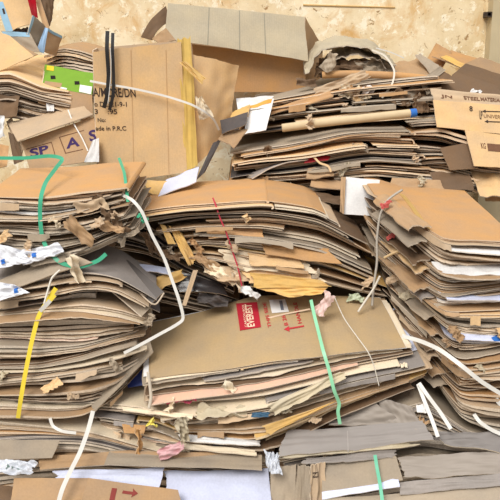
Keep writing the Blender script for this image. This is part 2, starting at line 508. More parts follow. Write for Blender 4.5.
# ======================================================================= setting
def wall_material():
    m, nt, bs = new_mat('stained_cream_plaster'); L = nt.links.new
    tc = node(nt, 'ShaderNodeTexCoord')
    def noise(sc, det=6, rough=.6, dist=0):
        n = node(nt, 'ShaderNodeTexNoise'); n.inputs['Scale'].default_value = sc; n.inputs['Detail'].default_value = det
        n.inputs['Roughness'].default_value = rough; n.inputs['Distortion'].default_value = dist
        L(tc.outputs['Object'], n.inputs['Vector']); return n.outputs['Fac']
    def ramp(f, p0, c0, p1, c1):
        r = node(nt, 'ShaderNodeValToRGB'); e = r.color_ramp.elements
        e[0].position, e[0].color, e[1].position, e[1].color = p0, c0, p1, c1
        L(f, r.inputs['Fac']); return r.outputs['Color']
    def mix(f, a, b, typ='MIX'):
        x = node(nt, 'ShaderNodeMix', data_type='RGBA', blend_type=typ)
        if isinstance(f, float): x.inputs[0].default_value = f
        else: L(f, x.inputs[0])
        L(a, x.inputs[6]) if not isinstance(a, tuple) else setattr(x.inputs[6], 'default_value', a)
        L(b, x.inputs[7]) if not isinstance(b, tuple) else setattr(x.inputs[7], 'default_value', b)
        return x.outputs[2]
    base = ramp(noise(2.6, 8, .65), .36, srgb(224, 200, 156), .62, srgb(250, 234, 200))
    och = ramp(noise(3.4, 6, .7, .6), .52, (0, 0, 0, 1), .68, (1, 1, 1, 1))
    c = mix(och, base, srgb(218, 174, 112))
    wh = ramp(noise(11, 7, .75, .4), .54, (0, 0, 0, 1), .60, (1, 1, 1, 1))
    c = mix(wh, c, srgb(252, 242, 216))
    pk = ramp(noise(24, 6, .7, .8), .60, (0, 0, 0, 1), .66, (1, 1, 1, 1))
    c = mix(pk, c, srgb(168, 134, 92))
    L(c, bs.inputs['Base Color']); bs.inputs['Roughness'].default_value = .9; bs.inputs['Specular IOR Level'].default_value = .15
    bp = node(nt, 'ShaderNodeBump'); bp.inputs['Strength'].default_value = .4; bp.inputs['Distance'].default_value = .01
    L(noise(14, 7, .7), bp.inputs['Height']); L(bp.outputs['Normal'], bs.inputs['Normal'])
    return m

def boxmesh(name, lo, hi, mat, parent=None):
    (a, b, c), (d, e, f) = lo, hi
    v = [(a,b,c),(d,b,c),(d,e,c),(a,e,c),(a,b,f),(d,b,f),(d,e,f),(a,e,f)]
    return link(name, v, [(0,3,2,1),(4,5,6,7),(0,1,5,4),(1,2,6,5),(2,3,7,6),(3,0,4,7)], mat, parent=parent)

YW = 2.1
wm = wall_material()
o = boxmesh('wall_back', (-3.2, YW, 0), (3.2, YW + .2, 3.2), wm); o['kind'] = 'structure'
xr = at(487, 20, YW)[0]
o = boxmesh('trim_1', (xr, YW - .1, 0), (3.2, YW, 3.2), plain('grey_green_plaster', (196, 180, 146), .9, .12, 9)); o['kind'] = 'structure'
zc = at(330, 5, YW)[2]
xa, xb = at(303, 5, YW)[0], at(395, 5, YW)[0]
link('trim_2', [(xa, YW-.006, zc+.003), (xb, YW-.006, zc-.012), (xb, YW-.006, zc-.016), (xa, YW-.006, zc-.003), (xa, YW, zc+.006), (xb, YW, zc-.010), (xb, YW, zc-.020), (xa, YW, zc-.006)],
     [(0,1,2,3),(4,7,6,5),(0,4,5,1),(3,2,6,7),(1,5,6,2),(0,3,7,4)], plain('brown_wall_crack', (206, 172, 118), .9, .2, 60))['kind'] = 'structure'
o = boxmesh('floor', (-3.2, -3.2, -.1), (3.2, YW, 0), plain('dusty_concrete', (150, 140, 126), .9, .2, 6)); o['kind'] = 'structure'
# the small dark fitting on the wall
p = at(484, 15, YW)
hk = empty('wall_bracket', (p[0], YW - .12, p[2] - .02), 'small dark metal fitting on the wall at the upper right', 'bracket')
dk = plain('dark_rusty_metal', (60, 48, 40), .6, .3, 60)
boxmesh('arm', (p[0] - .028, YW - .1, p[2] - .008), (p[0] + .012, YW - .085, p[2] + .01), dk, hk)
boxmesh('plate', (p[0] - .006, YW - .1, p[2] - .016), (p[0] + .018, YW, p[2] + .016), dk, hk)

# ======================================================================= straps etc. materials
GREEN = plain('green_plastic_band', (66, 168, 130), .35, .08, 30, .45)
PGREEN = plain('pale_green_plastic_band', (140, 206, 164), .4, .08, 30, .4)
WHITE = plain('white_plastic_band', (216, 213, 206), .45, .08, 30, .4)
YELL = plain('yellow_plastic_band', (240, 214, 70), .4, .06, 30, .4)
BLACK = plain('black_plastic', (34, 32, 32), .35, .1, 40, .5)
REDS = plain('red_string', (190, 60, 76), .8, .2, 200)
TWINE = plain('white_twine', (214, 206, 192), .8, .15, 200)
GREYT = plain('grey_twine', (176, 168, 156), .8, .2, 200)
TAPE = plain('yellowed_clear_tape', (212, 178, 96), .28, .18, 26, .5)
INK = plain('black_ink', (62, 48, 42), .8, .25, 90)
PINK = plain('purple_ink', (62, 44, 92), .8, .3, 60)
REDI = plain('red_ink', (190, 52, 58), .7, .12, 60)
BROWNI = plain('brown_ink', (112, 78, 56), .8, .2, 90)
BAG = plain('white_plastic_bag', (222, 223, 228), .35, .06, 30, .4)
FILM = plain('clear_plastic_film', (226, 230, 238), .2, .1, 30, .5, .3)
BLUEP = plain('pale_blue_print', (142, 178, 200), .6, .15, 40)
BLUED = plain('blue_print', (50, 110, 190), .6, .15, 40)
GREENP = plain('green_print', (118, 160, 46), .6, .1, 30)
YTAG = plain('yellow_sticker', (236, 196, 40), .5, .1, 40)
DARKH = plain('hole_shade', (34, 28, 24), .9, .1, 40)  # near-black colour stands for the shade inside holes and the tube mouth
LABEL = plain('white_paper_label', (232, 230, 228), .6, .06, 60)

# ======================================================================= bales hidden behind the front ones, which carry the back pile
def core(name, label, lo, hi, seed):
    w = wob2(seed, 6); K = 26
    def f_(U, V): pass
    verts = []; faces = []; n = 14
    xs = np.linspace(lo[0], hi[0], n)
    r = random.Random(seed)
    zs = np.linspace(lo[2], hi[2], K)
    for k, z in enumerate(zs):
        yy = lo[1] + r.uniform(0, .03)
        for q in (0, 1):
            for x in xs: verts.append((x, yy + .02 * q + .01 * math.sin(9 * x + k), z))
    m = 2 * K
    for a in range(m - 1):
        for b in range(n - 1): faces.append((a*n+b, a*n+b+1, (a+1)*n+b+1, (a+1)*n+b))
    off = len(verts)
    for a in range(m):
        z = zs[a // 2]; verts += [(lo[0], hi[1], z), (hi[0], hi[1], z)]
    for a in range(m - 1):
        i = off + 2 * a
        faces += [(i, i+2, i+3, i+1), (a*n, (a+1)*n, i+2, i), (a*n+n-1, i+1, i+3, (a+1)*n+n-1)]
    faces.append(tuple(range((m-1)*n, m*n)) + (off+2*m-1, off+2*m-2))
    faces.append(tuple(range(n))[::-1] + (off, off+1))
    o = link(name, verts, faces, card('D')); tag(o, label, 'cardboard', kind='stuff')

# ======================================================================= the tied bales
# upper left, green band
A = Bale([(0, [(-14,197,.16), (40,196,.14), (80,191,.14), (122,187,.16)]),
          (.5, [(-14,228,.15), (40,229,.12), (88,224,.12), (136,212,.16)]),
          (1, [(-14,268,.13), (40,265,.10), (85,257,.10), (142,232,.16)])], .66, .06,
         'green-banded bale on the left', 'cardboard in the green-banded bale', 11)
A.fill('O6! T4t G4t X1 W4@-2:62 T4t G3t K4t D3@30:100 X2 T4t G4t K4t X1 T4t G4t D3 K4t X2 G4t T5t G4', torn=.85, jit=.022, flaps=.3, ragged=.12)
# lower left, yellow band
B = Bale([(0, [(-14,284,.12), (40,276,.08), (85,270,.08), (118,276,.08), (160,300,.1)]),
          (.45, [(-14,337,.07), (40,338,.04), (85,334,.04), (122,328,.06), (150,326,.12)]),
          (.75, [(-14,377,.05), (40,379,.02), (82,374,.02), (116,362,.06), (144,346,.14)]),
          (1, [(-14,416,.04), (40,417,.0), (84,413,.0), (112,398,.06), (142,368,.14)])], .42, .05,
         'yellow-banded bale on the left', 'cardboard in the yellow-banded bale', 23, shear=-.12, wave=.007)
B.fill('S7! T5@-3:76 D3 X2 T5t K4@0:70 N4@40:104 X1 S7@-3:58 T5 C4x K4t X2 G5 D3 T5t P3x@-3:60 +N3@64:102 X1 G6 T4 K4t X2 D4 G5 K4t C4 X1 D4 T5@-3:80 G4 X2 K5 D4@10:103 G5 C4 K4', torn=.4, jit=.022, flaps=.3, ends=(.04,.06), ragged=.17)
# upper middle, red string
D = Bale([(0, [(140,209,.42), (189,202,.40), (262,199,.38), (312,208,.40), (352,228,.46)]),
          (.30, [(144,224,.42), (190,216,.39), (262,214,.37), (318,224,.39), (362,246,.46)]),
          (.62, [(160,242,.42), (206,236,.38), (264,240,.36), (322,253,.38), (376,276,.46)]),
          (1, [(176,256,.42), (214,258,.37), (266,272,.35), (322,283,.37), (384,296,.46)])], .9, .01,
         'red-string bale in the middle', 'cardboard in the red-string bale', 31, wave=.010)
D.fill('O5!@0:52 +O5!@53:82 M4!@1:54 +C4@55:84 O4@2:60 +T4@61:88 D3 X2 T4!@0:90 S4t@24:88 X2 N3 O5@30:104 K4@4:60 X2 C4t G4@20:100 M5@8:80 X2 T4t D3 Y4@20:104 X1 G4t K4t@30:100 X2 M4@0:90 T4t', torn=.5, jit=.026, flaps=.3, ends=(.10, .06))
# lower middle, red stamp on top
E = Bale([(0, [(146,378,.03), (205,371,.0), (270,360,-.04), (340,352,.0), (408,345,.06)]),
          (.3, [(150,398,.03), (205,392,.0), (270,384,-.05), (342,366,.0), (413,353,.06)]),
          (.62, [(172,424,.03), (218,419,-.01), (266,412,-.06), (344,388,-.01), (418,368,.06)]),
          (1, [(186,444,.03), (224,450,-.01), (264,456,-.07), (346,414,-.02), (422,382,.06)])], .43, .225,
         'red-stamped bale in the middle', 'cardboard in the red-stamped bale', 47, shear=-.12, wave=.007)
E.fill('H4! W3x C2x Y4@40:74 +G4@-2:38 +C3@76:101 W3@-2:60 +K3@55:101 X2 S6@24:66 +C3@68:101 C4 D3 P3x@0:80 X1 T4 N3x C4@-2:92 L3@30:102 X2 S4@50:102 C4@0:85 D3 T5@20:103 X2 K4 N3@46:92 C4x G4t X1 K4t Y5@44:103 O4 X1 Y5@48:102 D3 P6@44:102', torn=.35, jit=.02, flaps=.2, ends=(.05,.03),
       lblmod={0: 'greyish tan folded carton with red stamp and arrow, on top of the middle bale'})
# small stack at its foot
F = Bale([(0, [(98,402,.08), (128,404,.05), (150,407,.03), (170,416,.02)]),
          (.5, [(98,418,.06), (130,426,.03), (156,430,.01), (182,440,.0)]),
          (1, [(98,434,.05), (140,446,.02), (190,456,-.01), (262,466,-.03)])], .3, .06,
         'low stack under the red-stamped bale', 'cardboard in the low stack', 53, wave=.006)
F.fill('C4! D3 T4t X1 N4 Y6@46:103 +S4@0:40 X1 G4 W4@46:102 +K4@0:44 X1 D3 T4t W3@40:100 P3 X1 G4 C3 K4', torn=.5, jit=.014, flaps=.3)
# right-hand bale, seen at its corner
G = Bale([(0, [(372,193,.62), (398,208,.36), (441,234,.06), (476,236,.06), (514,238,.08)]),
          (.2, [(374,224,.56), (402,244,.32), (438,268,.04), (476,270,.04), (514,270,.06)]),
          (.42, [(378,258,.50), (408,282,.27), (442,304,.02), (478,304,.02), (514,302,.04)]),
          (.66, [(384,284,.42), (420,314,.22), (452,340,.0), (482,342,.0), (514,340,.02)]),
          (.84, [(398,318,.30), (428,346,.16), (458,374,-.01), (484,378,-.01), (514,378,.01)]),
          (1, [(408,348,.22), (436,384,.12), (462,418,-.02), (486,428,-.02), (514,432,.0)])], .82, .06,
         'corner bale on the right', 'cardboard in the right-hand corner bale', 61, wave=.007)
G.fill('O6!p T4! K5! W4@40:102 X1 K5 T5@20:101 D3 X2 K5 G6 W5@40:102 X1 K5 N3 T5@0:90 X2 K5 G5 X1 D3 K5 W7@46:102 T4 X1 K5 M4 N3 X1 G7 T4t C4 W5@52:102 X1 L6@45:102 D3 K5 T5@55:102 X2 G5 O5 D3 K6@10:104 X1 T5t G5 O5@50:103 X2 K5 D4 O5 X1 T5@45:102 K5 G5', torn=.4, jit=.032, flaps=.25, nu=50, ends=(.10,.03), ragged=0,
       lblmod={0: 'orange-brown folded carton lying flat on top of the right-hand bale'})
# bottom of the pile, left and right
H1 = Bale([(0, [(-16,420,.02), (92,432,-.02), (160,450,-.03), (276,462,-.02)]),
           (.35, [(-16,452,.0), (80,452,-.03), (160,466,-.04), (276,478,-.03)]),
           (1, [(-16,540,-.03), (80,540,-.05), (160,540,-.05), (276,540,-.04)])], .5, .04,
          'bottom left bale', 'cardboard in the bottom left bale', 71, wave=.006)
H1.fill('C5! T5 D3 O9! S5 N4 G9 T6 K7 G7 T7 G8 K8 T8 G8 K8 G8 T8', torn=.2, jit=.008, flaps=0, thin=5)
H2 = Bale([(0, [(280,456,.02), (340,434,.0), (420,402,.02), (470,430,.0), (516,436,.02)]),
           (.3, [(280,468,.0), (340,456,-.02), (420,440,.0), (470,450,-.02), (516,452,.0)]),
           (1, [(278,540,-.04), (340,540,-.05), (420,540,-.05), (470,540,-.04), (516,540,-.04)])], .5, .04,
          'bottom right bale', 'cardboard in the bottom right bale', 83, wave=.006)
H2.fill('G5! S5t G5 T3t S6 G6 S8 G8 T6 S8 G8 S8 G8 S8 G8 S8', torn=.3, jit=.008, flaps=0, thin=5)

# back pile on the right; card colours hold warm wall bounce and dark gaps
I1 = Bale([(0, [(236,152,1.0), (296,140,.98), (345,133,.98), (410,130,1.0)]),
           (.5, [(240,172,.98), (300,164,.95), (370,157,.95), (422,158,.98)]),
           (1, [(236,196,.95), (300,190,.93), (380,186,.93), (430,188,.96)])], 1.7, .02,
          'lower back heap', 'cardboard in the lower back heap', 91, wave=.010)
I1.fill('G5! O4 M4@0:60 +O5!@64:92 X1 O5! M6@-2:70 +M4@74:100 X2 D4 O4t X1 M5@10:102 N3 G4t X2 O5@-4:60 +O4@62:104 D3 X1 M4@20:104 C3@48:100 X2 O4t@-5:70 G4', torn=.45, jit=.04, flaps=.3, ends=(.06, .04))
I2 = Bale([(0, [(252,104,1.25), (300,94,1.22), (350,84,1.22), (440,76,1.25)]),
           (.5, [(244,118,1.22), (300,110,1.19), (360,102,1.19), (440,98,1.22)]),
           (1, [(238,138,1.18), (296,130,1.15), (360,122,1.15), (444,118,1.18)])], 1.9, .02,
          'upper back heap', 'cardboard in the upper back heap', 97, wave=.012)
I2.fill('G4t O4 D3 X2 O5t@0:60 +O4t@64:100 N4 X1 O6!@-4:58 +G4t@62:104 X2 G5 D4 X1 M4@30:104 O4 X2 N3 M4', torn=.6, jit=.045, flaps=.35, ends=(.06, .04))
I3 = Bale([(0, [(408,120,1.1), (440,118,1.06), (474,122,1.04), (520,126,1.06)]),
           (1, [(420,190,1.0), (446,188,.98), (480,190,.97), (520,192,.98)])], 1.8, .02,
          'back heap beside the right edge', 'cardboard in the right-edge heap', 101, wave=.008)
I3.fill('G5 D4 X2 O5 N4 M4 X2 D4 G5 X1 O4 D4 X2 M4 O4 N4 G4 O4', torn=.45, jit=.04, flaps=.3)
# crushed layers between the left and middle bales
M = Bale([(0, [(112,214,.5), (150,226,.50), (186,256,.48), (226,274,.47)]),
          (.5, [(116,252,.46), (150,262,.47), (190,280,.46), (234,298,.45)]),
          (1, [(120,292,.42), (150,300,.45), (190,308,.44), (240,316,.44)])], .70, .02,
         'crushed stack behind the white band', 'cardboard in the crushed middle stack', 107, wave=.010)
M.fill('D5 X2 K4 N3 X2 G4 D4 N4 X2 K4 D4 X2 Y4t@40:90 D4 N4 X2 G4 D4 T4 X1 N4 D4 X1 G4 D4', torn=.6, jit=.03, flaps=.0, ends=(.05, .05))
# back pile on the left
J1 = Bale([(0, [(-16,74,1.06), (10,72,1.04), (42,86,1.02), (70,92,1.04)]),
           (1, [(-16,122,1.0), (10,120,.98), (42,126,.96), (70,128,1.0)])], 1.8, .10,
          'heap behind the green carton', 'cardboard in the heap behind the green carton', 113, wave=.006)
J1.fill('M5! T4! K4! D4 T4t D4 G4 K4t N4 D4', torn=.3, jit=.02, flaps=0)
J2 = Bale([(0, [(48,48,1.55), (66,46,1.52), (84,50,1.52), (108,58,1.56)]),
           (1, [(46,78,1.5), (66,76,1.48), (84,78,1.48), (108,80,1.5)])], 1.95, .05,
          'small heap against the wall', 'cardboard in the small heap against the wall', 127, wave=.01)
J2.fill('K4t M3 D3 T3t G4 D4 K4', torn=.6, jit=.03, flaps=0)

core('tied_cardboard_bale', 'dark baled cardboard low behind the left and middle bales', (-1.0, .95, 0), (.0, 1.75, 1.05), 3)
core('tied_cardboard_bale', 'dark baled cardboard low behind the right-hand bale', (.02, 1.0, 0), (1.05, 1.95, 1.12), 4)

# ======================================================================= the big standing carton
ff = quad_fn([(92,50,.88), (181,41,.92), (187,172,.86), (98,184,.86)], .006, 5, 5, .012)
org = at(145, 182, .9)
MC = empty('cardboard_box', org, 'large tan carton with black printing standing on end behind the front bales', 'box')
sheet('front_panel', ff, .006, cm('M'), MC, 22, 22, torn=(.02, 0, 0, .012), seed=8)
rf = quad_fn([(194,50,.95), (240,64,1.08), (231,130,1.06), (193,171,.90)], .010, 6, 6)
sheet('side_panel', rf, .006, cm('M'), MC, 16, 16, torn=(.05, .04, .04, 0), seed=9)
tf = quad_fn([(177,36,.922), (191,32,.95), (199,167,.87), (184,174,.853)], .006, 9, 6)
sheet('corner_tape', tf, .002, TAPE, MC, 12, 30, torn=(.06, .12, .03, .12), seed=12)
bf = quad_fn([(96,48,1.10), (190,40,1.14), (196,160,1.10), (100,176,1.10)], .004, 7, 5)
sheet('back_panel', bf, .006, cm('T'), MC)
lf = quad_fn([(96,48,1.10), (92,50,.89), (98,184,.865), (100,176,1.10)], .004, 17, 5)
sheet('side_panel', lf, .006, cm('T'), MC)
t1 = quad_fn([(177,61,.875), (185,60,.875), (209,80,.84), (203,86,.84)], .008, 21, 8)
sheet('tape_strip', t1, .002, plain('papery_tape', (208, 172, 108), .5, .15, 30), MC, 10, 8, torn=(.1, .1, .15, .1), seed=14)
t2 = quad_fn([(194,92,.86), (201,94,.86), (216,118,.88), (198,124,.87)], .012, 22, 9)
sheet('torn_edge', t2, .003, cm('C'), MC, torn=(.3, .2, .2, .2), seed=15, rough=10)
for tx, c in (('A/MORE/DN', rect(92.5,87.5,135,96.5,1,1)), ('o DL321-9-1', rect(94,101.5,126.5,106.5,.5,.3)), ('3    :95', rect(94.5,109,117,114,.4,.2)),
              ('No:', rect(97.5,118,105.5,122,.3)), ('ade in P.R.C', rect(95.5,126,126,130.5,.3))):
    writing(tx, ff, c, INK, MC, bold=.012, h=.002)
for x in (131, 166): # fold lines of the flattened box, crease shade painted as darker strips
    patch('crease', ff, [(x-.4, 50), (x+.3, 50), (x+3.3, 174), (x+2.7, 174)], plain('crease_shade_card', (186, 148, 106), .8, .1, 40), MC, .0006, 2, 16, .0005)
strap('strap', [(90,81,.86), (106,84,.85), (135,89,.85), (165,96,.85), (190,104,.83), (205,112,.84), (214,120,.88), (219,130,.92)], 0.0098, WHITE,
      'white plastic band around the large printed carton')
for nm_, pts in (('left', [(107.5,31,.865), (107,50,.845), (108.5,75,.845), (107,95,.84), (104,108,.845)]), ('right', [(112.8,33,.865), (112.5,50,.845), (113.5,75,.845), (113,95,.84), (109.5,110,.845)])):
    o = strap('strap', pts, .018 if nm_ == 'left' else .015, BLACK, f'black plastic strip hanging over the printed carton, {nm_} one of two')
cord('twine', [(110.2,48,.843), (111,62,.838), (110.5,80,.838), (108,104,.838)], .0022, WHITE, 'thin white cord between the two black strips', 'string')

# ======================================================================= pale flap carton behind it
JB = empty('cardboard_box', at(255, 88, 1.5), 'open carton with a large grey flap folded over its orange-brown side', 'box')
a1 = quad_fn([(168,3,1.50), (305,17,1.50), (309,62,1.44), (164,40,1.44)], .006, 41, 5, .01)
sheet('flap', a1, .006, cm('Z'), JB, 20, 12, torn=(.01, .01, .04, 0), seed=41)
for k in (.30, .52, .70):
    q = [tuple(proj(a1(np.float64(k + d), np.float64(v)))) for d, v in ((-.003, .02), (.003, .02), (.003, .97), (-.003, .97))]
    patch('crease', a1, q, plain('grey_crease_shade', (150, 144, 128), .8, .1, 40), JB, .0006, 2, 10, .0005)  # shade of each flap crease drawn as a darker grey strip
a2 = quad_fn([(192,44,1.54), (305,58,1.54), (306,92,1.52), (196,92,1.52)], .003, 42, 5)
sheet('front_panel', a2, .006, cm('O'), JB, 12, 8, seed=42)
a3 = quad_fn([(305,17,1.52), (323,47,1.84), (322,88,1.82), (305,92,1.53)], .004, 43, 5)
sheet('side_panel', a3, .006, cm('K'), JB, seed=43)
a4 = quad_fn([(176,6,1.86), (300,20,1.86), (300,90,1.84), (190,90,1.84)], .004, 44, 5)
sheet('back_panel', a4, .006, cm('K'), JB, seed=44)
panel('cardboard_sheet', 'dark curved cardboard flap in the gap left of the grey carton flap', 'cardboard', [(141,37,1.5), (166,6,1.58), (170,22,1.56), (152,40,1.48)], 'D', bend=.03, seed=45)
panel('cardboard_sheet', 'small brown cardboard piece between the printed carton and grey flap', 'cardboard', [(152,38,1.42), (166,28,1.45), (176,40,1.42), (160,44,1.40)], 'K', seed=46)

# ======================================================================= top left cartons
LB = empty('cardboard_box', at(22, 60, 1.3), 'open carton with pale blue printed rims in the top left corner', 'box')
q1 = quad_fn([(-6,-6,1.36), (26,-6,1.40), (34,24,1.34), (8,33,1.28)], .008, 51, 4, .02)
sheet('flap', q1, .005, cm('M'), LB, seed=51)
patch('blue_stripe', q1, [(-4,2), (3,2), (13,31), (6,32)], BLUEP, LB, .0006)
patch('print', q1, [(2,9), (4,8.5), (5.5,14), (3.5,14.5)], INK, LB, .002)
q2 = quad_fn([(1,31,1.25), (30,33,1.25), (40,52,1.20), (16,50,1.22)], .006, 52, 5)
sheet('front_panel', q2, .005, cm('G'), LB, seed=52)
patch('blue_rim', q2, [(2,31.5), (29,33), (30,37), (4,36)], BLUEP, LB, .0008)
q3 = quad_fn([(33,15,1.32), (46,27,1.42), (41,52,1.34), (27,36,1.24)], .006, 53, 5)
sheet('side_panel', q3, .005, cm('G'), LB, seed=53)
patch('blue_rim', q3, [(32.4,15.5), (34.4,17), (29.5,35.5), (27.6,34.5)], BLUEP, LB, .0008)
q4 = quad_fn([(45,27,1.36), (48,29,1.36), (44,53,1.29), (36,51,1.27)], .004, 54, 5)
sheet('corner_edge', q4, .004, plain('blue_white_print', (150, 180, 210), .4, .3, 20), LB, seed=54)
q5 = quad_fn([(47,28,1.40), (63,37,1.50), (56,56,1.46), (44,52,1.34)], .006, 55, 5)
sheet('side_panel', q5, .005, cm('K'), LB, seed=55)
patch('blue_rim', q5, [(48,28), (62,36), (62,38.5), (47.5,31)], BLUEP, LB, .0008)
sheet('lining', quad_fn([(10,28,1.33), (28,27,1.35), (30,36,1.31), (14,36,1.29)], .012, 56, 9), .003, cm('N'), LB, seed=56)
panel('paper_sheet', 'dark red printed sheet standing behind the blue-rimmed carton', 'paper', [(23,-8,1.62), (35,-8,1.66), (38,18,1.6), (32,16,1.55)], 'R', th=.003, seed=57)
panel('cardboard_sheet', 'narrow tan cardboard strip leaning beside the dark red sheet', 'cardboard', [(33,-8,1.7), (38,-8,1.7), (58,54,1.56), (52,56,1.54)], 'K', seed=58)
panel('cardboard_sheet', 'narrow dark brown cardboard leaning on the wall at top left', 'cardboard', [(38,-8,1.8), (58,-8,1.9), (52,20,1.8), (50,28,1.7)], 'D', warp=.012, torn=(0, .25, .1, 0), seed=59)  # dark colour stands for the shade in the gap behind the cartons
panel('cardboard_sheet', 'tan cardboard panel slanting at the left edge below the blue-rimmed carton', 'cardboard', [(-8,30,1.2), (10,36,1.2), (34,56,1.08), (-8,74,1.06)], 'M', seed=60)
panel('cardboard_sheet', 'brown triangular cardboard panel under the blue-rimmed carton front', 'cardboard', [(6,36,1.24), (18,44,1.22), (38,54,1.12), (20,62,1.10)], 'K', seed=61)

# green carton
GC = empty('cardboard_box', at(68, 116, .98), 'low carton with bright green printed top and yellow sticker', 'box')
g1 = quad_fn([(45,65,1.22), (94,73,1.22), (92,95,1.05), (41,86,1.05)], .003, 62, 5)
sheet('top_panel', g1, .005, [GREENP, card('K', True)], GC, seed=62)
g2 = quad_fn([(41,86,1.045), (92,95,1.045), (93,117,.985), (38,103,.985)], .004, 63, 5)
sheet('front_panel', g2, .005, cm('K'), GC, seed=63, torn=(0, 0, .05, 0))
g3 = quad_fn([(45,65,1.22), (41,86,1.05), (38,103,.99), (43,92,1.2)], .003, 64, 5)
sheet('side_panel', g3, .005, cm('K'), GC, seed=64)
patch('sticker', g1, [(47,65.8), (54,66.8), (53.6,71.2), (46.4,70.2)], YTAG, GC)
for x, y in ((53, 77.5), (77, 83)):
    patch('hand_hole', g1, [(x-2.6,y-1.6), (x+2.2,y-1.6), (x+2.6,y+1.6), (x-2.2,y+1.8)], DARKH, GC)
patch('brown_window', g1, [(45,81), (62,83.5), (61,88), (44,85.5)], card('K'), GC)
patch('white_label', g1, [(80,85), (92,87), (91,94.6), (79,92)], LABEL, GC)
patch('white_label', g1, [(60,87), (67,88.5), (66.5,90), (60,88.6)], LABEL, GC)

# carton with purple letters and the panels round it
SP = empty('cardboard_box', at(60, 162, .80), 'brown carton printed with large purple letters, half buried under the green carton', 'box')
s1 = quad_fn([(21,141,.84), (94,117,.92), (100,160,.82), (30,170,.78)], .004, 71, 5)
sheet('front_panel', s1, .005, cm('K'), SP, 16, 12, seed=71)
s2 = quad_fn([(7,122,.98), (84,106,1.0), (93,114,.90), (18,142,.76)], .006, 72, 5)
sheet('top_flap', s2, .005, cm('T'), SP, 14, 8, torn=(.06, 0, .04, 0), seed=72)
s3 = quad_fn([(6,121,.98), (12,118,.99), (24,148,.84), (20,160,.82)], .006, 73, 5)
sheet('side_flap', s3, .005, cm('T'), SP, seed=73)
writing('SP', s1, [(29,149.5), (48,144.5), (49,152.5), (31,158)], PINK, SP, bold=.03)
writing('A', s1, [(66,139), (78,136), (80,146), (66.5,149)], PINK, SP, bold=.03)
writing('S', s1, [(88,131), (96,129), (97,140), (90,142)], PINK, SP, bold=.03)
for c in ([(26,149), (51,142), (51,142.7), (26,149.8)], [(51,142), (51.7,142), (56,157), (55.2,157)], [(59,137), (84,130), (84,130.7), (59,137.8)], [(59,137.5), (60,137.5), (66,153), (65,153)], [(65,153), (83,149), (83,149.7), (65,153.8)]):
    patch('print_frame', s1, c, BROWNI, SP, .0008, 2, 2, .0005)
strap('strap', [(68,110,.92), (74,124,.88), (82,138,.85), (88,151,.82)], 0.0055, WHITE, 'thin white band crossing the purple-lettered carton')
panel('cardboard_sheet', 'plain brown cardboard panel above the purple-lettered carton', 'cardboard', [(17,100,1.05), (40,96,1.06), (52,116,1.0), (20,122,1.0)], 'K', seed=74)
panel('cardboard_sheet', 'tan cardboard panel under the front of the green carton', 'cardboard', [(40,102,1.0), (90,114,1.0), (93,126,.95), (66,112,.96)], 'T', seed=75)
panel('paper_sheet', 'small white and red paper under the green carton', 'paper', [(46,103,.985), (54,105,.985), (54,111,.965), (47,111,.965)], 'W', th=.002, seed=76)
panel('cardboard_sheet', 'orange-tan cardboard corner at the left edge above the green-banded bale', 'cardboard', [(-8,143,.78), (9,146,.80), (7,166,.72), (-8,170,.70)], 'O', seed=77)
panel('cardboard_sheet', 'dark cardboard strip slanting beside the orange-tan corner', 'cardboard', [(8,132,.86), (14,134,.86), (24,160,.78), (14,164,.76)], 'D', seed=78)
panel('paper_sheet', 'crumpled white paper at the left edge beside the purple-lettered carton', 'paper', [(-6,112,.94), (6,115,.94), (5,136,.88), (-6,140,.88)], 'W', warp=.014, th=.002, torn=(.1, .2, .1, 0), seed=79)
panel('cardboard_sheet', 'dark brown cardboard at the left edge under the tan stack', 'cardboard', [(-8,94,1.0), (20,96,1.0), (16,116,.94), (-8,120,.94)], 'D', warp=.01, seed=80)
panel('cardboard_sheet', 'white triangular card between the purple letters and printed carton', 'cardboard', [(93,140,.84), (99,138,.845), (99,162,.80), (84,162,.80)], 'W', th=.003, seed=81)

# ======================================================================= between the printed carton and the middle bale
panel('cardboard_sheet', 'pale grey-white board sloping under the large printed carton', 'cardboard', [(166,180,.86), (199,166,.86), (196,182,.72), (158,196,.70)], 'L', th=.004, seed=82, warp=.003)
panel('cardboard_sheet', 'yellow-brown cardboard piece under the corner of the printed carton', 'cardboard', [(143,180,.84), (168,181,.84), (158,195,.74), (148,192,.76)], 'Y', seed=83)
panel('cardboard_sheet', 'dark grey strip sloping beside the printed carton', 'cardboard', [(213,143,.92), (222,138,.95), (205,172,.82), (196,180,.76)], 'N', seed=84)
panel('cardboard_sheet', 'crumpled grey scrap left of the pale board', 'cardboard', [(126,164,.78), (140,170,.80), (146,196,.68), (126,196,.64)], 'D', warp=.02, torn=(.2, .2, .2, .1), seed=85)
panel('cardboard_sheet', 'small brown cardboard flap right of the printed carton', 'cardboard', [(222,132,.98), (250,128,.98), (234,150,.90), (218,140,.92)], 'K', torn=(.05, .1, .2, 0), seed=86)
panel('paper_sheet', 'white card with yellow stripes right of the printed carton, upper one', 'paper', [(236,98,1.12), (274,96,1.14), (264,108,1.04), (238,112,1.04)], 'W', th=.002, seed=87)
o, f_ = panel('cardboard_sheet', 'white board with yellow stripe leaning right of the printed carton', 'cardboard', [(248,106,1.06), (274,98,1.08), (266,130,.98), (244,134,.96)], 'W', th=.004, seed=88)
patch('yellow_stripe', f_, [(249,106), (272,99), (271,103), (248.5,110)], plain('orange_print', (224, 160, 70), .6, .1, 40), o)
panel('cardboard_sheet', 'dark grey board edge below the white striped boards', 'cardboard', [(220,120,1.0), (248,112,1.0), (246,124,.95), (222,134,.94)], 'N', seed=89)
panel('paper_sheet', 'tan and white striped sheet beside the printed carton edge', 'paper', [(232,112,1.04), (250,104,1.04), (248,116,1.0), (228,126,.98)], 'Y', th=.003, seed=90)

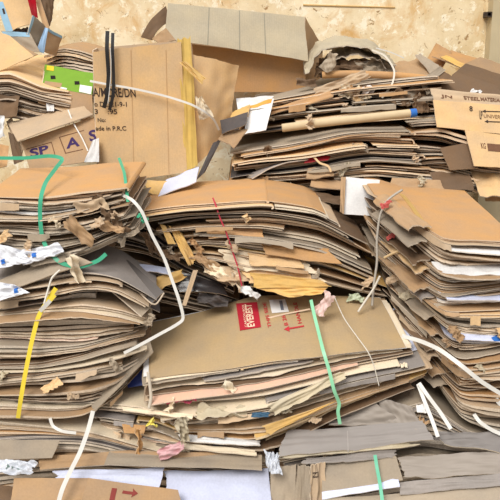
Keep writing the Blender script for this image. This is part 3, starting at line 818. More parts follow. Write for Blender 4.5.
# ======================================================================= right-hand back heap, loose things on it
panel('cardboard_sheet', 'long tan cardboard strip slanting across the upper back heap', 'cardboard', [(272,108,1.16), (334,90,1.16), (336,96,1.13), (270,115,1.12)], 'O', torn=(.05, .1, .05, .02), seed=101)
tb = cord('cardboard_tube', [(282,128,.99), (330,122,.98), (380,116.5,.98), (412,113,.99)], .020, plain('pale_card_tube', (206, 184, 148), .8, .12, 30), None, sides=14)
tag(tb, 'long pale cardboard tube with a blue end lying across the back heap', 'tube')
cord('blue_end', [(410,113.2,.985), (416,112.6,.99)], .0205, BLUED, sides=14, parent=tb)
rl = cord('cardboard_tube', [(322,75,1.30), (350,74,1.29), (400,76,1.29), (438,80,1.30)], .019, card('O'), None, sides=14)
tag(rl, 'orange-brown cardboard tube lying under the crumpled arch', 'tube')
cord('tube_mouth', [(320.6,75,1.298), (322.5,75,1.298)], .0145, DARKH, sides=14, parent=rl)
for nm_, pts, k, lab, wd in (('cardboard_sheet', [(306,72,1.30), (322,52,1.32), (345,45,1.33), (372,50,1.33), (396,66,1.32)], 'Z', 'large crumpled grey-brown sheet arched over the back heap', .24),
                             ('cardboard_sheet', [(326,70,1.36), (340,58,1.36), (356,54,1.36), (378,60,1.36), (388,70,1.36)], 'G', 'inner crumpled sheet under the grey-brown arch', .2)):
    P = smooth_path([at(*p) for p in pts], 8); w_ = wob2(len(lab), 16)
    xs_ = np.linspace(0, 1, len(P))
    def arch(h, P=P, w_=w_, xs_=xs_, wd=wd):
        def f(U, V):
            q = np.stack([np.interp(U, xs_, P[:, i]) for i in range(3)], 1)
            q[:, 1] += V * wd; q[:, 2] += .012 * w_(U * 3, V * 2) + V * .05 + h
            q[:, 0] += .01 * w_(V * 3, U * 5)
            return q
        return f
    o = slab(nm_, arch(0), arch(-.006), 36, 10, cm(k)); tag(o, lab, 'cardboard')
panel('cardboard_sheet', 'dark crumpled sheet filling the hollow of the grey-brown arch', 'cardboard', [(316,58,1.50), (386,58,1.50), (396,76,1.40), (312,76,1.40)], 'K', warp=.03, torn=(.2, .1, .1, .1), seed=104, freq=12)
panel('cardboard_sheet', 'brown crumpled fold under the right side of the arch', 'cardboard', [(352,60,1.40), (390,56,1.42), (400,74,1.36), (356,76,1.36)], 'G', warp=.02, torn=(.2, .1, .1, .1), seed=105, freq=12)
panel('cardboard_sheet', 'brown crumpled fold under the left side of the arch', 'cardboard', [(318,58,1.42), (346,52,1.42), (352,74,1.36), (312,76,1.36)], 'D', warp=.02, torn=(.2, .1, .1, .1), seed=106, freq=12)
def cr(c, s, a, k, lab, Y, asp=.5, crum=.016, **kw): return scrap(c, s, a, k, lab, Y, crum, aspect=asp, **kw)
cr((352,66), 30, 10, 'D', 'dark crumpled paper inside the grey-brown arch', 1.38, .5)
cr((330,62), 26, -60, 'G', 'crumpled grey-brown scrap at the left foot of the arch', 1.27, .6)
cr((342,84), 70, -22, 'T', 'long twisted tan strip slanting over the upper back heap', 1.2, .2)
cr((350,92), 26, 0, 'C', 'shredded pale strips on the upper back heap', 1.17, .8, crum=.03)
cr((367,92), 16, 70, 'W', 'crumpled white plastic scrap on the upper back heap', 1.17, .8, crum=.03)
cr((362,99), 22, -30, 'C', 'torn cream strip hanging below the white plastic scrap', 1.16, .3)
cr((346,107), 10, 60, 'T', 'small tan scrap hanging below the shredded strips', 1.14, .9)
cr((402,98), 24, 30, 'D', 'dark crumpled cardboard right of the white plastic scrap', 1.14, .9)
cr((420,104), 24, 60, 'D', 'dark crumpled cardboard beside the right-hand text carton', 1.12, .8)
cr((310,122), 18, 80, 'T', 'tan paper wrapped round the pale tube', .94, .6)
cr((306,84), 26, 6, 'D', 'dark crumpled strip below the orange-brown box side', 1.3, .5)
strap('strap', [(372,50,1.30), (385,56,1.26), (394,70,1.22), (392,84,1.18), (382,98,1.15)], .009, TWINE, 'pale band looping down the upper back heap')
strap('strap', [(376,48,1.34), (390,52,1.34), (404,58,1.34)], 0.0062, WHITE, 'thin white band end on top of the back heap')
panel('cardboard_sheet', 'small orange-brown sheet leaning on the wall behind the heap', 'cardboard', [(424,64,1.62), (436,43,1.75), (452,52,1.75), (440,72,1.6)], 'O', seed=111)
panel('cardboard_sheet', 'orange-brown cardboard sheet sloping right against the wall', 'cardboard', [(432,56,1.6), (452,50,1.8), (500,66,1.8), (478,74,1.6)], 'O', seed=112)
panel('cardboard_sheet', 'yellowish cardboard strip sloping over the right back heap', 'cardboard', [(440,57,1.56), (446,55,1.58), (470,66,1.56), (462,68,1.53)], 'Y', seed=113)
panel('cardboard_sheet', 'grey-brown torn sheet right of the orange-brown tube', 'cardboard', [(414,54,1.5), (420,52,1.52), (450,72,1.44), (432,76,1.40)], 'G', torn=(.1, .2, .2, .1), seed=114)
panel('cardboard_sheet', 'torn brown sheet lying at the right foot of the crumpled arch', 'cardboard', [(384,62,1.55), (420,58,1.55), (446,78,1.4), (392,80,1.40)], 'K', torn=(.1, .1, .1, .1), warp=.012, seed=115)
for cs, k, lab, sd in (([(437,89,1.18), (456,72,1.30), (516,92,1.30), (508,106,1.16)], 'D', 'dark brown board sloping to the right edge, lowest of three', 116),
                       ([(452,75,1.30), (466,63,1.40), (518,80,1.40), (514,94,1.27)], 'D', 'dark brown board sloping to the right edge, middle of three', 117),
                       ([(464,64,1.42), (480,57,1.54), (520,70,1.54), (518,82,1.40)], 'K', 'brown board sloping to the right edge, topmost of three', 118)):
    panel('cardboard_sheet', lab, 'cardboard', cs, k, seed=sd, warp=.003, th=.008)
panel('cardboard_sheet', 'narrow dark board edge leaning left of the sloping dark boards', 'cardboard', [(404,92,1.16), (440,66,1.34), (446,70,1.34), (412,98,1.16)], 'G', seed=119, warp=.004)
panel('cardboard_sheet', 'dark brown board lying beneath the three sloping boards', 'cardboard', [(408,98,1.16), (444,72,1.34), (470,84,1.3), (440,106,1.14)], 'D', seed=120, warp=.005)
cr((476,92), 14, 14, 'W', 'small crumpled white scrap on the dark board', 1.16, .4)
TC = empty('cardboard_box', at(470, 128, .98), 'tan carton with printed arrows and letters at the right edge', 'box')
c1 = quad_fn([(433,100,1.0), (512,106,1.04), (512,135,.98), (437,127,.95)], .003, 121, 5)
sheet('front_panel', c1, .005, cm('M'), TC, seed=121)
c2 = quad_fn([(429,88,1.06), (512,96,1.10), (512,107,1.04), (434,101,1.0)], .006, 122, 6)
sheet('top_flap', c2, .005, cm('T'), TC, torn=(.08, 0, .03, .02), seed=122)
for y0, y1 in ((110.6, 112), (120.8, 122.2)):
    xo = 0 if y0 < 115 else 2.5
    patch('printed_arrow', c1, [(484+xo,y0+.3), (506,y0+.9), (506,y1+.4), (484+xo,y1-.1)], INK, TC, .001, 2, 2)
    patch('printed_arrow', c1, [(482+xo,(y0+y1)/2), (485.5+xo,y0-1), (485.5+xo,y1+1), (482+xo,(y0+y1)/2)], INK, TC, .001, 2, 2)
writing('UNIVERSAL', c1, [(483.5,114.2), (508,116), (508,119.6), (483.8,117.8)], BROWNI, TC, h=.002)
writing('UP', c1, [(479,110.5), (482.3,111), (482.6,120), (479.5,119.5)], INK, TC, bold=.02, h=.002)
writing('8', c1, [(469,106), (472.3,106.3), (472.6,111.5), (469.4,111.2)], INK, TC, bold=.02, h=.002)
for k_, (x, tx) in enumerate(((440, 'JN'), (463, 'STEEL'), (480, 'MATERIAL'))):
    writing(tx, c2, [(x,94.5+k_*1.5), (x+12+k_*5,96+k_*1.5), (x+12+k_*5,100+k_*1.2), (x+1,98.5+k_*1.2)], BROWNI, TC, bold=.03, h=.002)
panel_c, pc = panel('cardboard_sheet', 'tan cardboard panel with dark printed block under the arrow carton', 'cardboard', [(465,130,.96), (512,136,.96), (512,168,.86), (474,166,.86)], 'M', seed=123)
patch('printed_block', pc, [(487,143.5), (506,144.5), (506,152), (488,151)], BROWNI, panel_c)
writing('KG', pc, [(480.5,142.8), (485.2,143.2), (486,149), (481.3,148.6)], BROWNI, panel_c, bold=.02)
panel('cardboard_sheet', 'light tan sheet lying behind the corner bale at the right edge', 'cardboard', [(470,170,1.0), (514,164,1.0), (514,196,.8), (480,196,.8)], 'M', seed=124, warp=.012)
panel('cardboard_sheet', 'dark brown sheet in the gap left of the printed block', 'cardboard', [(440,148,.97), (470,142,.97), (478,168,.9), (450,170,.9)], 'D', seed=125)
wp, f_ = panel('cardboard_sheet', 'white board standing between the middle and right-hand bales', 'cardboard', [(346,177,.82), (380,180,.82), (374,216,.72), (343,214,.72)], 'W', th=.006, warp=.002, seed=126)
wp['category'] = 'board'
panel('cardboard_sheet', 'narrow brown edge strip left of the white board', 'cardboard', [(341,177,.8), (346,177,.8), (344,214,.70), (340,212,.70)], 'K', seed=127)
# open ends and curved red-lined pieces above the middle bale
panel('cardboard_sheet', 'curved grey sheet with red lining above the middle bale', 'cardboard', [(246,176,.96), (316,158,.96), (306,160,.90), (252,178,.88)], 'S', bend=.02, seed=128)
panel('paper_sheet', 'bright red paper edge poking out above the middle bale', 'paper', [(308,156,.93), (331,156,.93), (328,160,.9), (304,163,.9)], 'R', th=.002, seed=129)
strap('strap', [(314,157,.90), (320,163,.88), (328,166,.86), (331,172,.85)], .01, plain('tan_paper_band', (214, 182, 140), .8, .1, 40), 'bent tan strip above the middle bale')
for i_, (cs, k, lab) in enumerate((([(308,168,.92), (332,168,.92), (334,176,.86), (306,178,.86)], 'K', 'small brown box end above the middle bale'),
                     ([(312,178,.9), (344,182,.9), (342,190,.84), (310,186,.84)], 'K', 'brown sheet between the middle bale and white board, upper one'),
                     ([(306,190,.86), (342,196,.86), (340,204,.8), (310,200,.8)], 'D', 'brown sheet between the middle bale and white board, lower one'),
                     ([(392,178,.9), (440,180,.9), (446,192,.84), (388,190,.84)], 'K', 'brown sheet behind the corner bale'),
                     ([(430,172,.93), (470,174,.93), (474,190,.86), (436,190,.86)], 'D', 'dark brown sheet behind the corner bale'))):
    panel('cardboard_sheet', lab, 'cardboard', cs, k, seed=130 + i_, warp=.008)
cr((422,181), 14, 85, 'Z', 'small clear tape scrap hanging behind the corner bale', .86, .5)
cr((268,152), 16, 75, 'D', 'dark patterned tape scrap on the lower back heap', .93, .6)

# ======================================================================= the red stamp and other marks on the middle bale's top carton
top_E = [o for o in bpy.data.objects if o.get('label', '').startswith('greyish tan folded carton with red stamp')][0]
def upper_fn(bale, t=.0, h=.0):
    f0 = lambda u, v: bale.S(np.atleast_1d(u).ravel(), np.atleast_1d(v).ravel(), np.full(np.atleast_1d(u).size, t)).reshape(np.shape(u) + (3,))
    def f(u, v): return f0(np.asarray(u, float), np.asarray(v, float)) + np.array([0, 0, h])
    f.n = np.array([0, -.22, .97]); return f
fe = upper_fn(E); fe.bale = 1
patch('red_stamp', fe, [(236,304), (257,302.5), (261,327.5), (240,331)], plain('red_stamp_ink', (178, 36, 52), .7, .1, 60), top_E, .002, 8, 8)
WI = plain('bare_card_lettering', (232, 204, 176), .8, .1, 60)
writing('EVEREST', fe, [(247.5,328), (244.5,305), (251.5,304.5), (255,327)], WI, top_E, bold=.03, h=.0038, name='stamp_lettering')
writing('CARTON BOX', fe, [(245,328), (241.8,305.5), (244,305.2), (247.2,327.6)], WI, top_E, bold=.01, h=.0038, name='stamp_lettering')
for tx, c in (('THIS SIDE', [(268,328), (262.5,303), (266,302.6), (271.5,327.6)]), ('B 26', [(284.5,326), (281,316), (285,315.4), (288.5,325.4)]),
              ('HANDLE', [(298,324), (293,303), (296.6,302.6), (302,323.4)])):
    writing(tx, fe, c, REDI, top_E, bold=.02, h=.002)
patch('printed_arrow', fe, [(288,328.4), (304,325.6), (304,327), (288,329.8)], REDI, top_E, .0016, 3, 2)
patch('printed_arrow', fe, [(284,329.6), (289,326.4), (289.6,332), (284,329.7)], REDI, top_E, .0016, 3, 2)
patch('shipping_label', fe, [(269,300.5), (285,299.5), (289,312), (272,313.5)], LABEL, top_E, .0016, 5, 5)
patch('printed_block', fe, [(279,301.5), (282,301.2), (284,310.5), (281,310.8)], plain('grey_print', (120, 124, 136), .7, .2, 200), top_E, .003, 3, 3)
strap('tape', [(268,318,.25), (285,314,.27), (310,309,.29)], .006, plain('pale_tape_strip', (222, 196, 170), .5, .1, 30), 'thin pale strip lying across the red-stamped carton', 'tape')

# folded yellow wrapping paper lying above it
for i_, (cs, k, lab) in enumerate((([(247,272,.30), (322,280,.30), (334,287,.26), (252,289,.26)], 'Y', 'folded yellow-brown paper over the red-stamped carton, upper layer'),
                     ([(246,286,.27), (330,287,.27), (322,294,.24), (290,298,.24)], 'Y', 'folded yellow-brown paper over the red-stamped carton, lower layer'),
                     ([(252,276,.34), (300,270,.36), (330,282,.32), (270,290,.30)], 'C', 'cream folded paper tucked inside the yellow-brown paper'))):
    panel('paper_sheet', lab, 'paper', cs, k, th=.004, warp=.008, torn=(.05, .04, .08, .08), seed=140 + i_)
cr((250,292), 26, 30, 'W', 'crumpled white paper strip left of the yellow-brown paper', .28, .4, name='paper_scrap')
cr((238,280), 30, 60, 'C', 'torn cream paper edge left of the yellow-brown paper', .33, .4)
cr((324,304), 30, -60, 'P', 'crumpled pinkish plastic film on the red-stamped carton', .2, .6, name='plastic_scrap', mats=plain('pink_film', (220, 190, 182), .35, .15, 30, .4))
cr((356,298), 20, 10, 'Z', 'crumpled pale green scrap behind the pinkish film', .36, .5, mats=plain('pale_green_paper', (190, 196, 170), .6, .2, 40))

# ======================================================================= between left and middle bales
RB = empty('flattened_carton', at(120, 300, .1), 'dark grey coated carton with a pale rounded edge sticking out of the left bale', 'cardboard')
r1 = quad_fn([(98,258,.30), (128,260,.32), (164,292,.12), (148,308,.08)], .003, 151, 4, .006)
sheet('upper_panel', r1, .005, [plain('dark_grey_coated_card', (98, 92, 88), .45, .12, 20), card('T', True)], RB, 16, 10, seed=151)
r2 = quad_fn([(88,272,.12), (100,262,.28), (150,308,.075), (142,316,.05)], .003, 152, 4)
sheet('lower_panel', r2, .005, cm('G'), RB, 16, 6, seed=152)
cord('rounded_edge', [(98,258,.29), (120,272,.2), (147,300,.085), (156,304,.08), (164,293,.11)], .0035, card('T', True), parent=RB)
panel('cardboard_sheet', 'black glossy sheet curving under the crushed stack', 'cardboard', [(168,270,.40), (224,286,.40), (228,296,.34), (180,292,.34)], 'N', bend=.02, seed=153, mats=[plain('black_coated_card', (58, 54, 54), .25, .2, 20, .5), card('G', True)])
panel('paper_sheet', 'bluish white paper sticking out of the crushed stack', 'paper', [(130,264,.36), (168,268,.38), (172,276,.34), (134,270,.33)], 'L', th=.004, seed=154, bend=.008)
panel('cardboard_sheet', 'thin cream strip standing beside the white band', 'cardboard', [(193,270,.34), (198,270,.34), (186,306,.26), (182,305,.26)], 'T', th=.006, seed=155)
panel('paper_sheet', 'yellow-brown paper crumpled in the crushed stack, upper one', 'paper', [(166,222,.42), (182,232,.41), (200,262,.36), (190,272,.34)], 'Y', th=.002, warp=.014, torn=(.1, .2, .2, .1), seed=156)
panel('paper_sheet', 'yellow-brown paper crumpled in the crushed stack, lower one', 'paper', [(146,280,.34), (186,268,.37), (190,276,.34), (160,292,.31)], 'Y', th=.002, warp=.014, torn=(.1, .2, .2, .1), seed=157)
panel('cardboard_sheet', 'yellow card standing between the white band and middle bale', 'cardboard', [(160,224,.40), (166,226,.40), (176,244,.37), (168,244,.37)], 'Y', seed=158)
for i_, (c, s, a, k, lab, Y) in enumerate([
        ((118,222), 36, 60, 'D', 'torn dark cardboard hanging at the right end of the green-banded bale', .12),
        ((104,206), 34, 55, 'D', 'frayed dark cardboard under the corner of the green-banded bale top', .12),
        ((110,228), 34, 15, 'K', 'torn tan flap at the right end of the green-banded bale', .09),
        ((80,232), 44, 42, 'K', 'torn corrugated strip hanging on the green-banded bale front', .07),
        ((128,236), 30, -30, 'G', 'torn grey-brown flap beside the white band', .13),
        ((90,206), 40, -6, 'T', 'torn tan strip under the green-banded bale top', .11),
        ((150,244), 30, 60, 'D', 'dark crushed flap right of the white band', .38),
        ((166,254), 34, 20, 'D', 'dark crushed strip in the middle of the crushed stack', .37),
        ((206,262), 34, 30, 'K', 'brown torn flap at the left end of the red-string bale', .34),
        ((222,274), 40, 24, 'C', 'cream torn corrugated edge under the red-string bale', .33),
        ((196,246), 24, 50, 'O', 'orange-brown torn flap at the left end of the red-string bale', .35),
        ((212,300), 40, 8, 'N', 'dark scrap above the red-stamped carton', .33)]):
    scrap(c, s, a, k, lab, Y, .016, aspect=.42, seed=160 + i_)
cr((74,268), 36, 70, 'C', 'twisted strip of pale torn paper hanging on the green band', .02, .38, name='paper_scrap', crum=.02)
# plastic bags at left
BM = [BAG]
for i_, (cs, lab) in enumerate((([(-10,240,.08), (22,250,.06), (34,262,.03), (-10,272,.03)], 'white printed plastic bag squeezed out at the left edge'),
                   ([(10,252,.08), (60,242,.07), (66,252,.04), (24,266,.03)], 'white printed plastic bag behind the green band'),
                   ([(-10,280,.03), (14,284,.02), (32,293,.0), (-10,304,-.01)], 'white printed plastic bag lying lowest at the left edge'))):
    o, f_ = panel('plastic_bag', lab, 'bag', cs, 'W', th=.006, warp=.014, torn=(.08, .06, .1, 0), seed=180 + i_, mats=BAG, freq=12)
    x, y = ((3, 262), (34, 256), (16, 291))[i_]
    patch('print', f_, [(x-2,y-2), (x+2,y-3), (x+2.5,y+1.5), (x-1.5,y+2.5)], BLUED, o, .003)
panel('cardboard_sheet', 'tan flap sloping under the white plastic bags', 'cardboard', [(-10,284,.07), (68,252,.08), (92,262,.05), (-10,296,.03)], 'G', seed=184)

# ======================================================================= bottom of the pile
def bot(lab, cs, k, sd, nm='cardboard_sheet', **kw): return panel(nm, lab, 'cardboard' if nm != 'paper_sheet' else 'paper', cs, k, seed=sd, **kw)
bot('brown flap across the bottom left behind the white band', [(38,456,-.06), (130,451,-.06), (248,452,-.06), (40,470,-.13)], 'K', 201, warp=.005)
bot('grey-brown flap hanging above the large white sheet', [(110,450,-.05), (262,455,-.07), (262,470,-.14), (104,464,-.13)], 'G', 202, torn=(0, 0, .05, 0), warp=.004)
bot('dark board across the bottom left corner', [(-10,440,-.05), (60,440,-.05), (52,458,-.10), (-10,460,-.10)], 'G', 203)
bot('large bluish white sheet at the bottom of the pile, right one of two', [(160,470,-.08), (268,468,-.08), (272,506,-.20), (166,506,-.20)], 'L', 204, nm='paper_sheet', th=.004, warp=.006, torn=(.05, 0, .05, .06))
bot('large bluish white sheet at the bottom of the pile, left one of two', [(48,470,-.11), (166,466,-.09), (160,488,-.18), (56,480,-.16)], 'L', 205, nm='paper_sheet', th=.004, warp=.006, torn=(.08, .02, .15, .08))
o, f_ = bot('brown carton panel with a dark red arrow at the bottom left', [(14,478,-.15), (90,478,-.165), (170,492,-.18), (10,506,-.24)], 'K', 206, warp=.004)
o, f_ = bot('brown carton panel with dark red arrow print under the white sheets', [(88,478,-.19), (178,490,-.2), (184,512,-.27), (80,506,-.27)], 'K', 207, warp=.004)
patch('printed_arrow', f_, [(123,490.5), (134,492), (134,495), (122,493.5)], plain('dark_red_ink', (130, 56, 50), .8, .1, 60), o)
patch('printed_arrow', f_, [(133,488.6), (138,493.6), (131,497.4), (133,493)], plain('dark_red_ink', (130, 56, 50), .8, .1, 60), o)
patch('printed_stripe', f_, [(112,488), (117,488.6), (114,503), (109,502)], plain('dark_red_ink', (130, 56, 50), .8, .1, 60), o)
bot('dark brown strip at the bottom left corner of the pile', [(-10,484,-.05), (40,488,-.06), (50,512,-.14), (-10,512,-.14)], 'D', 208, warp=.006)
o, f_ = panel('plastic_bag', 'clear printed plastic film sticking out at the bottom left', 'bag', [(-10,458,-.11), (44,460,-.13), (40,474,-.17), (-10,478,-.18)], 'W', th=.003, warp=.016, torn=(.1, .3, .2, 0), seed=209, mats=FILM, freq=14)
for k_ in range(3):
    patch('print', f_, [(8+k_*6,464), (11+k_*6,463.6), (9+k_*6,470), (6+k_*6,470)], plain('green_grey_print', (110, 130, 124), .6, .2, 60), o, .002)
# right side, grey coated panels
GM = lambda k: [plain('grey_coated_card_' + k, {'a': (146, 139, 134), 'b': (132, 126, 122), 'c': (154, 144, 134)}[k], .6, .08, 12), card('Z', True)]
o, f_ = bot('long grey coated panel drooping over the bottom right bale', [(284,430,-.05), (424,420,-.05), (438,443,-.12), (272,460,-.16)], 'S', 211, warp=.009, mats=GM('a'), torn=(.08, .03, .22, .05))
for x in (347,): patch('crease', f_, [(x,431), (x+.9,431), (x+1.6,452), (x+.6,452)], plain('pale_crease', (164, 156, 150), .7, .1, 40), o, .001, 2, 10, .0006)
bot('pale torn lower ply showing under the long grey panel', [(274,452,-.12), (420,440,-.10), (424,446,-.12), (272,462,-.155)], 'Z', 218, torn=(0, .1, .4, .1), warp=.006)
bot('grey torn strip under the right end of the long grey panel', [(300,458,-.13), (400,450,-.11), (398,460,-.13), (300,466,-.16)], 'S', 219, torn=(0, .1, .4, .1), warp=.006)
bot('crumpled grey flap above the long grey panel', [(312,420,.0), (372,398,.02), (408,424,-.04), (330,428,-.04)], 'S', 212, warp=.014, torn=(.2, .1, .2, .15), mats=GM('c'))
bot('crumpled grey corner folded down beside the white band ends', [(372,394,.02), (412,404,.0), (432,440,-.10), (390,436,-.06)], 'S', 213, warp=.016, torn=(.1, .1, .1, .1), mats=GM('c'))
bot('grey coated panel at the right edge of the pile', [(434,432,-.05), (512,430,-.05), (512,455,-.12), (444,444,-.11)], 'S', 214, warp=.009, mats=GM('b'), torn=(0, 0, .08, .03))
bot('wide grey-brown panel hanging below the grey coated panels', [(394,457,-.12), (512,448,-.10), (512,476,-.18), (403,481,-.20)], 'S', 215, warp=.009, mats=GM('c'), torn=(.1, 0, .2, .06))
bot('grey-brown panel behind the lower green band', [(322,462,-.12), (396,456,-.12), (403,480,-.2), (322,492,-.2)], 'G', 216, warp=.004)
bot('white paper edge under the lower green band', [(322,490,-.19), (398,478,-.19), (400,486,-.22), (322,499,-.23)], 'L', 217, nm='paper_sheet', th=.004)
CB = empty('cardboard_box', at(296, 505, -.2), 'crumpled grey-brown carton corner beside the bluish white sheet', 'box')
for i_, cs in enumerate(([(270,468,-.12), (296,462,-.13), (294,545,-.25), (272,545,-.24)], [(296,462,-.13), (311,466,-.18), (308,545,-.27), (294,545,-.25)], [(311,464,-.18), (324,460,-.14), (324,545,-.25), (308,545,-.27)])):
    f_ = quad_fn(cs, .008, 220 + i_, 7); sheet('side_panel', f_, .005, cm('G' if i_ != 2 else 'T'), CB, seed=220 + i_, torn=(.05, 0, 0, 0))
writing('ZI', f_, [(311.6,472.5), (318,471.5), (318,476.5), (311.8,477.5)], INK, CB, bold=.03, h=.002)
bot('grey torn sheet at the bottom right corner, upper one', [(400,482,-.19), (512,472,-.17), (512,486,-.21), (400,496,-.23)], 'S', 224, torn=(0, 0, .2, 0), warp=.006)
bot('grey-brown sheet at the bottom right corner, lowest one', [(324,498,-.22), (512,486,-.20), (512,512,-.28), (324,514,-.28)], 'G', 225, warp=.006)
panel('plastic_bag', 'crumpled clear plastic wrap at the corner of the red-stamped bale', 'bag', [(262,446,-.11), (280,452,-.12), (284,478,-.19), (268,474,-.18)], 'W', th=.003, warp=.014, torn=(.2, .2, .2, .2), seed=226, mats=FILM, freq=14)
panel('paper_sheet', 'small white folded paper between the white band ends', 'paper', [(416,405,.0), (424,404,.0), (428,413,-.03), (417,412,-.03)], 'W', th=.003, seed=227)
# foot of the middle bale
panel('paper_sheet', 'crumpled grey-white paper lying on the low stack', 'paper', [(196,408,.0), (252,402,-.04), (248,418,-.10), (192,416,-.06)], 'Z', th=.003, warp=.02, torn=(.15, .1, .2, .1), seed=231)
cr((183,430), 34, 80, 'Z', 'grey-white torn paper hanging down the low stack', -.08, .5, name='paper_scrap')
cr((170,450), 34, -25, 'P', 'torn pink tissue on the low stack', -.10, .5, name='paper_scrap', mats=plain('pink_tissue', (206, 164, 166), .8, .15, 40))
cr((153,424), 12, 30, 'Y', 'small yellow paper scrap on the low stack', -.02, .8, name='paper_scrap', mats=plain('yellow_paper', (232, 218, 110), .7, .1, 40))
cr((139,443), 40, 88, 'O', 'tan torn strip hanging down left of the pink tissue', -.06, .2)
panel('cardboard_sheet', 'small card printed in dark red left of the yellow scrap', 'cardboard', [(122,424,.0), (146,425,.0), (144,434,-.03), (124,433,-.03)], 'O', th=.003, seed=232)
cr((182,400), 34, -8, 'P', 'bright pink scrap among the middle bale edges', .0, .14, name='paper_scrap', mats=plain('bright_pink_paper', (224, 96, 130), .7, .2, 40))
panel('paper_sheet', 'blue plastic sheet behind the yellow-banded bale end', 'paper', [(126,376,.16), (152,362,.2), (156,382,.14), (128,388,.12)], 'B', th=.003, seed=233, mats=plain('deep_blue_plastic', (36, 56, 128), .35, .1, 30, .5))
panel('cardboard_sheet', 'blue-grey torn edge low on the red-stamped bale', 'cardboard', [(250,412,-.11), (272,411,-.11), (270,418,-.12), (250,418,-.12)], 'B', th=.003, seed=234, torn=(.2, .2, .2, .2), mats=plain('slate_blue_card', (60, 92, 116), .7, .1, 30))
panel('cardboard_sheet', 'grey flap curling across the front of the red-stamped bale', 'cardboard', [(262,406,-.12), (346,368,-.06), (350,378,-.08), (272,420,-.13)], 'Z', warp=.012, torn=(.2, .1, .3, .1), seed=235)
panel('cardboard_sheet', 'yellowish torn strip low on the red-stamped bale', 'cardboard', [(256,428,-.12), (340,400,-.08), (346,396,-.08), (266,440,-.13)], 'Y', torn=(.05, .1, .3, .1), seed=236, rough=16)

# ======================================================================= bands, twine and strings
strap('strap', [(-8,158,.70), (25,158,.60), (50,156,.5), (62,159,.42), (56,168,.34), (46,182,.20), (41,197,.115), (40,215,.10), (42,236,.085), (48,250,.07), (60,262,.05), (78,267,.05), (97,261,.07), (106,254,.10)], .0155, GREEN,
      'bright green plastic band around the upper left bale')
strap('strap', [(119,158,.55), (124,172,.34), (126,186,.20), (128,202,.13)], .012, GREEN, 'short green band end at the right of the upper left bale')
cr((143,218), 14, 30, 'E', 'small green band knot beside the white band', .12, .5, mats=GREEN)
strap('strap', [(56,288,.02), (46,303,.015), (38,318,.0), (31,345,-.02), (25,375,-.04), (21,398,-.05), (18,418,-.04)], .0165, YELL, 'yellow plastic band around the lower left bale')
kn = strap('strap_end', [(40,311,.0), (48,303,-.02), (55,295,-.02)], .016, WHITE, 'white band end knotted above the yellow band', 'strap')
strap('yellow_tip', [(50,300,-.025), (54.5,294.5,-.025)], .018, YELL, None, parent=kn)
cord('twine', [(44,304,-.01), (48,290,.01), (52,278,.02), (60,270,.03)], .004, plain('white_strip', (226, 220, 208), .5, .1, 30), 'thin white strip rising from the yellow band knot', 'string')
strap('strap', [(118,193,.20), (132,200,.12), (142,212,.10), (152,235,.09), (164,258,.08), (172,280,.06), (179,300,.04), (183,318,.03), (176,325,.02), (158,335,.02), (138,346,.02), (124,353,.03)], 0.0121, WHITE,
      'white plastic band bending between the left and middle bales')
strap('strap', [(93,411,-.03), (88,430,-.07), (80,452,-.16), (70,472,-.20), (62,490,-.24), (57,508,-.27)], 0.0164, WHITE, 'white plastic band running down the bottom left')
strap('strap', [(50,418,-.04), (53,426,-.05), (62,431,-.06), (76,433,-.05)], 0.0117, WHITE, 'short curved white band end at the bottom left')
cord('string', [(213,198,.39), (216,206,.36), (220,218,.345), (226,232,.335), (232,250,.325), (238,268,.31), (243,292,.30)], .0035, REDS, 'red string around the upper middle bale', 'string')
strap('strap', [(311,300,.24), (314,314,.16), (318,330,.08), (323,350,-.05), (329,370,-.09), (334,390,-.11), (339,403,-.10), (338,412,-.10), (340,424,-.10)], .013, PGREEN, 'pale green band over the red-stamped bale')
cord('string', [(334,296,.26), (344,318,.14), (358,338,.04), (368,352,-.04), (374,366,-.05), (379,386,-.06)], .0022, TWINE, 'thin white string across the red-stamped bale', 'string')
cord('string', [(402,190,.5), (388,200,.42), (380,216,.40), (377,240,.38), (377,262,.36), (374,284,.34), (372,306,.3)], .0055, GREYT, 'pale twine around the left side of the corner bale', 'string')
cord('string', [(384,258,.3), (396,252,.28), (410,248,.24)], .006, plain('straw_strip', (200, 172, 130), .8, .15, 40), 'frayed straw-coloured strip on the corner bale', 'string')
cord('string', [(358,312,.26), (366,300,.28), (374,288,.3), (380,276,.3)], .005, TWINE, 'pale twine end behind the red-stamped carton', 'string')
for c, s, lab in (((386,204), 14, 'red and white shredded tape on the corner bale, upper one'), ((391,236), 14, 'red and white shredded tape on the corner bale, lower one')):
    scrap(c, s, -35, 'R', lab, .36, .012, mats=plain('red_shredded_tape', (190, 90, 84), .6, .3, 60), aspect=.5, cat='tape')
strap('strap', [(402,336,.12), (420,341,.06), (440,350,-.03), (462,366,-.10), (482,382,-.11), (508,398,-.10)], 0.0160, WHITE, 'white plastic band slanting down the corner bale')
strap('strap', [(418,384,.03), (424,400,-.02), (432,420,-.07), (438,437,-.13)], 0.0144, WHITE, 'white band end hanging at the foot of the corner bale, left one')
strap('strap', [(419,383,.02), (428,396,-.02), (440,412,-.05), (451,429,-.09)], 0.0144, WHITE, 'white band end hanging at the foot of the corner bale, right one')
strap('strap', [(474,414,-.03), (480,422,-.06), (492,430,-.07), (508,437,-.08)], 0.0144, WHITE, 'white plastic band curving at the right edge near the bottom')
strap('strap', [(375,455,-.15), (377,468,-.18), (380,484,-.225), (383,506,-.28)], .013, GREEN, 'green band running down the bottom right')
cord('string', [(148,372,.0), (150,386,-.01), (151,398,-.02), (149,408,-.03)], .007, plain('pale_twine', (202, 190, 172), .8, .15, 60), 'short pale cord at the left end of the red-stamped bale', 'string')
strap('strap', [(496,398,-.02), (500,404,-.03), (508,406,-.03)], 0.0156, WHITE, 'small white band bit at the right edge')

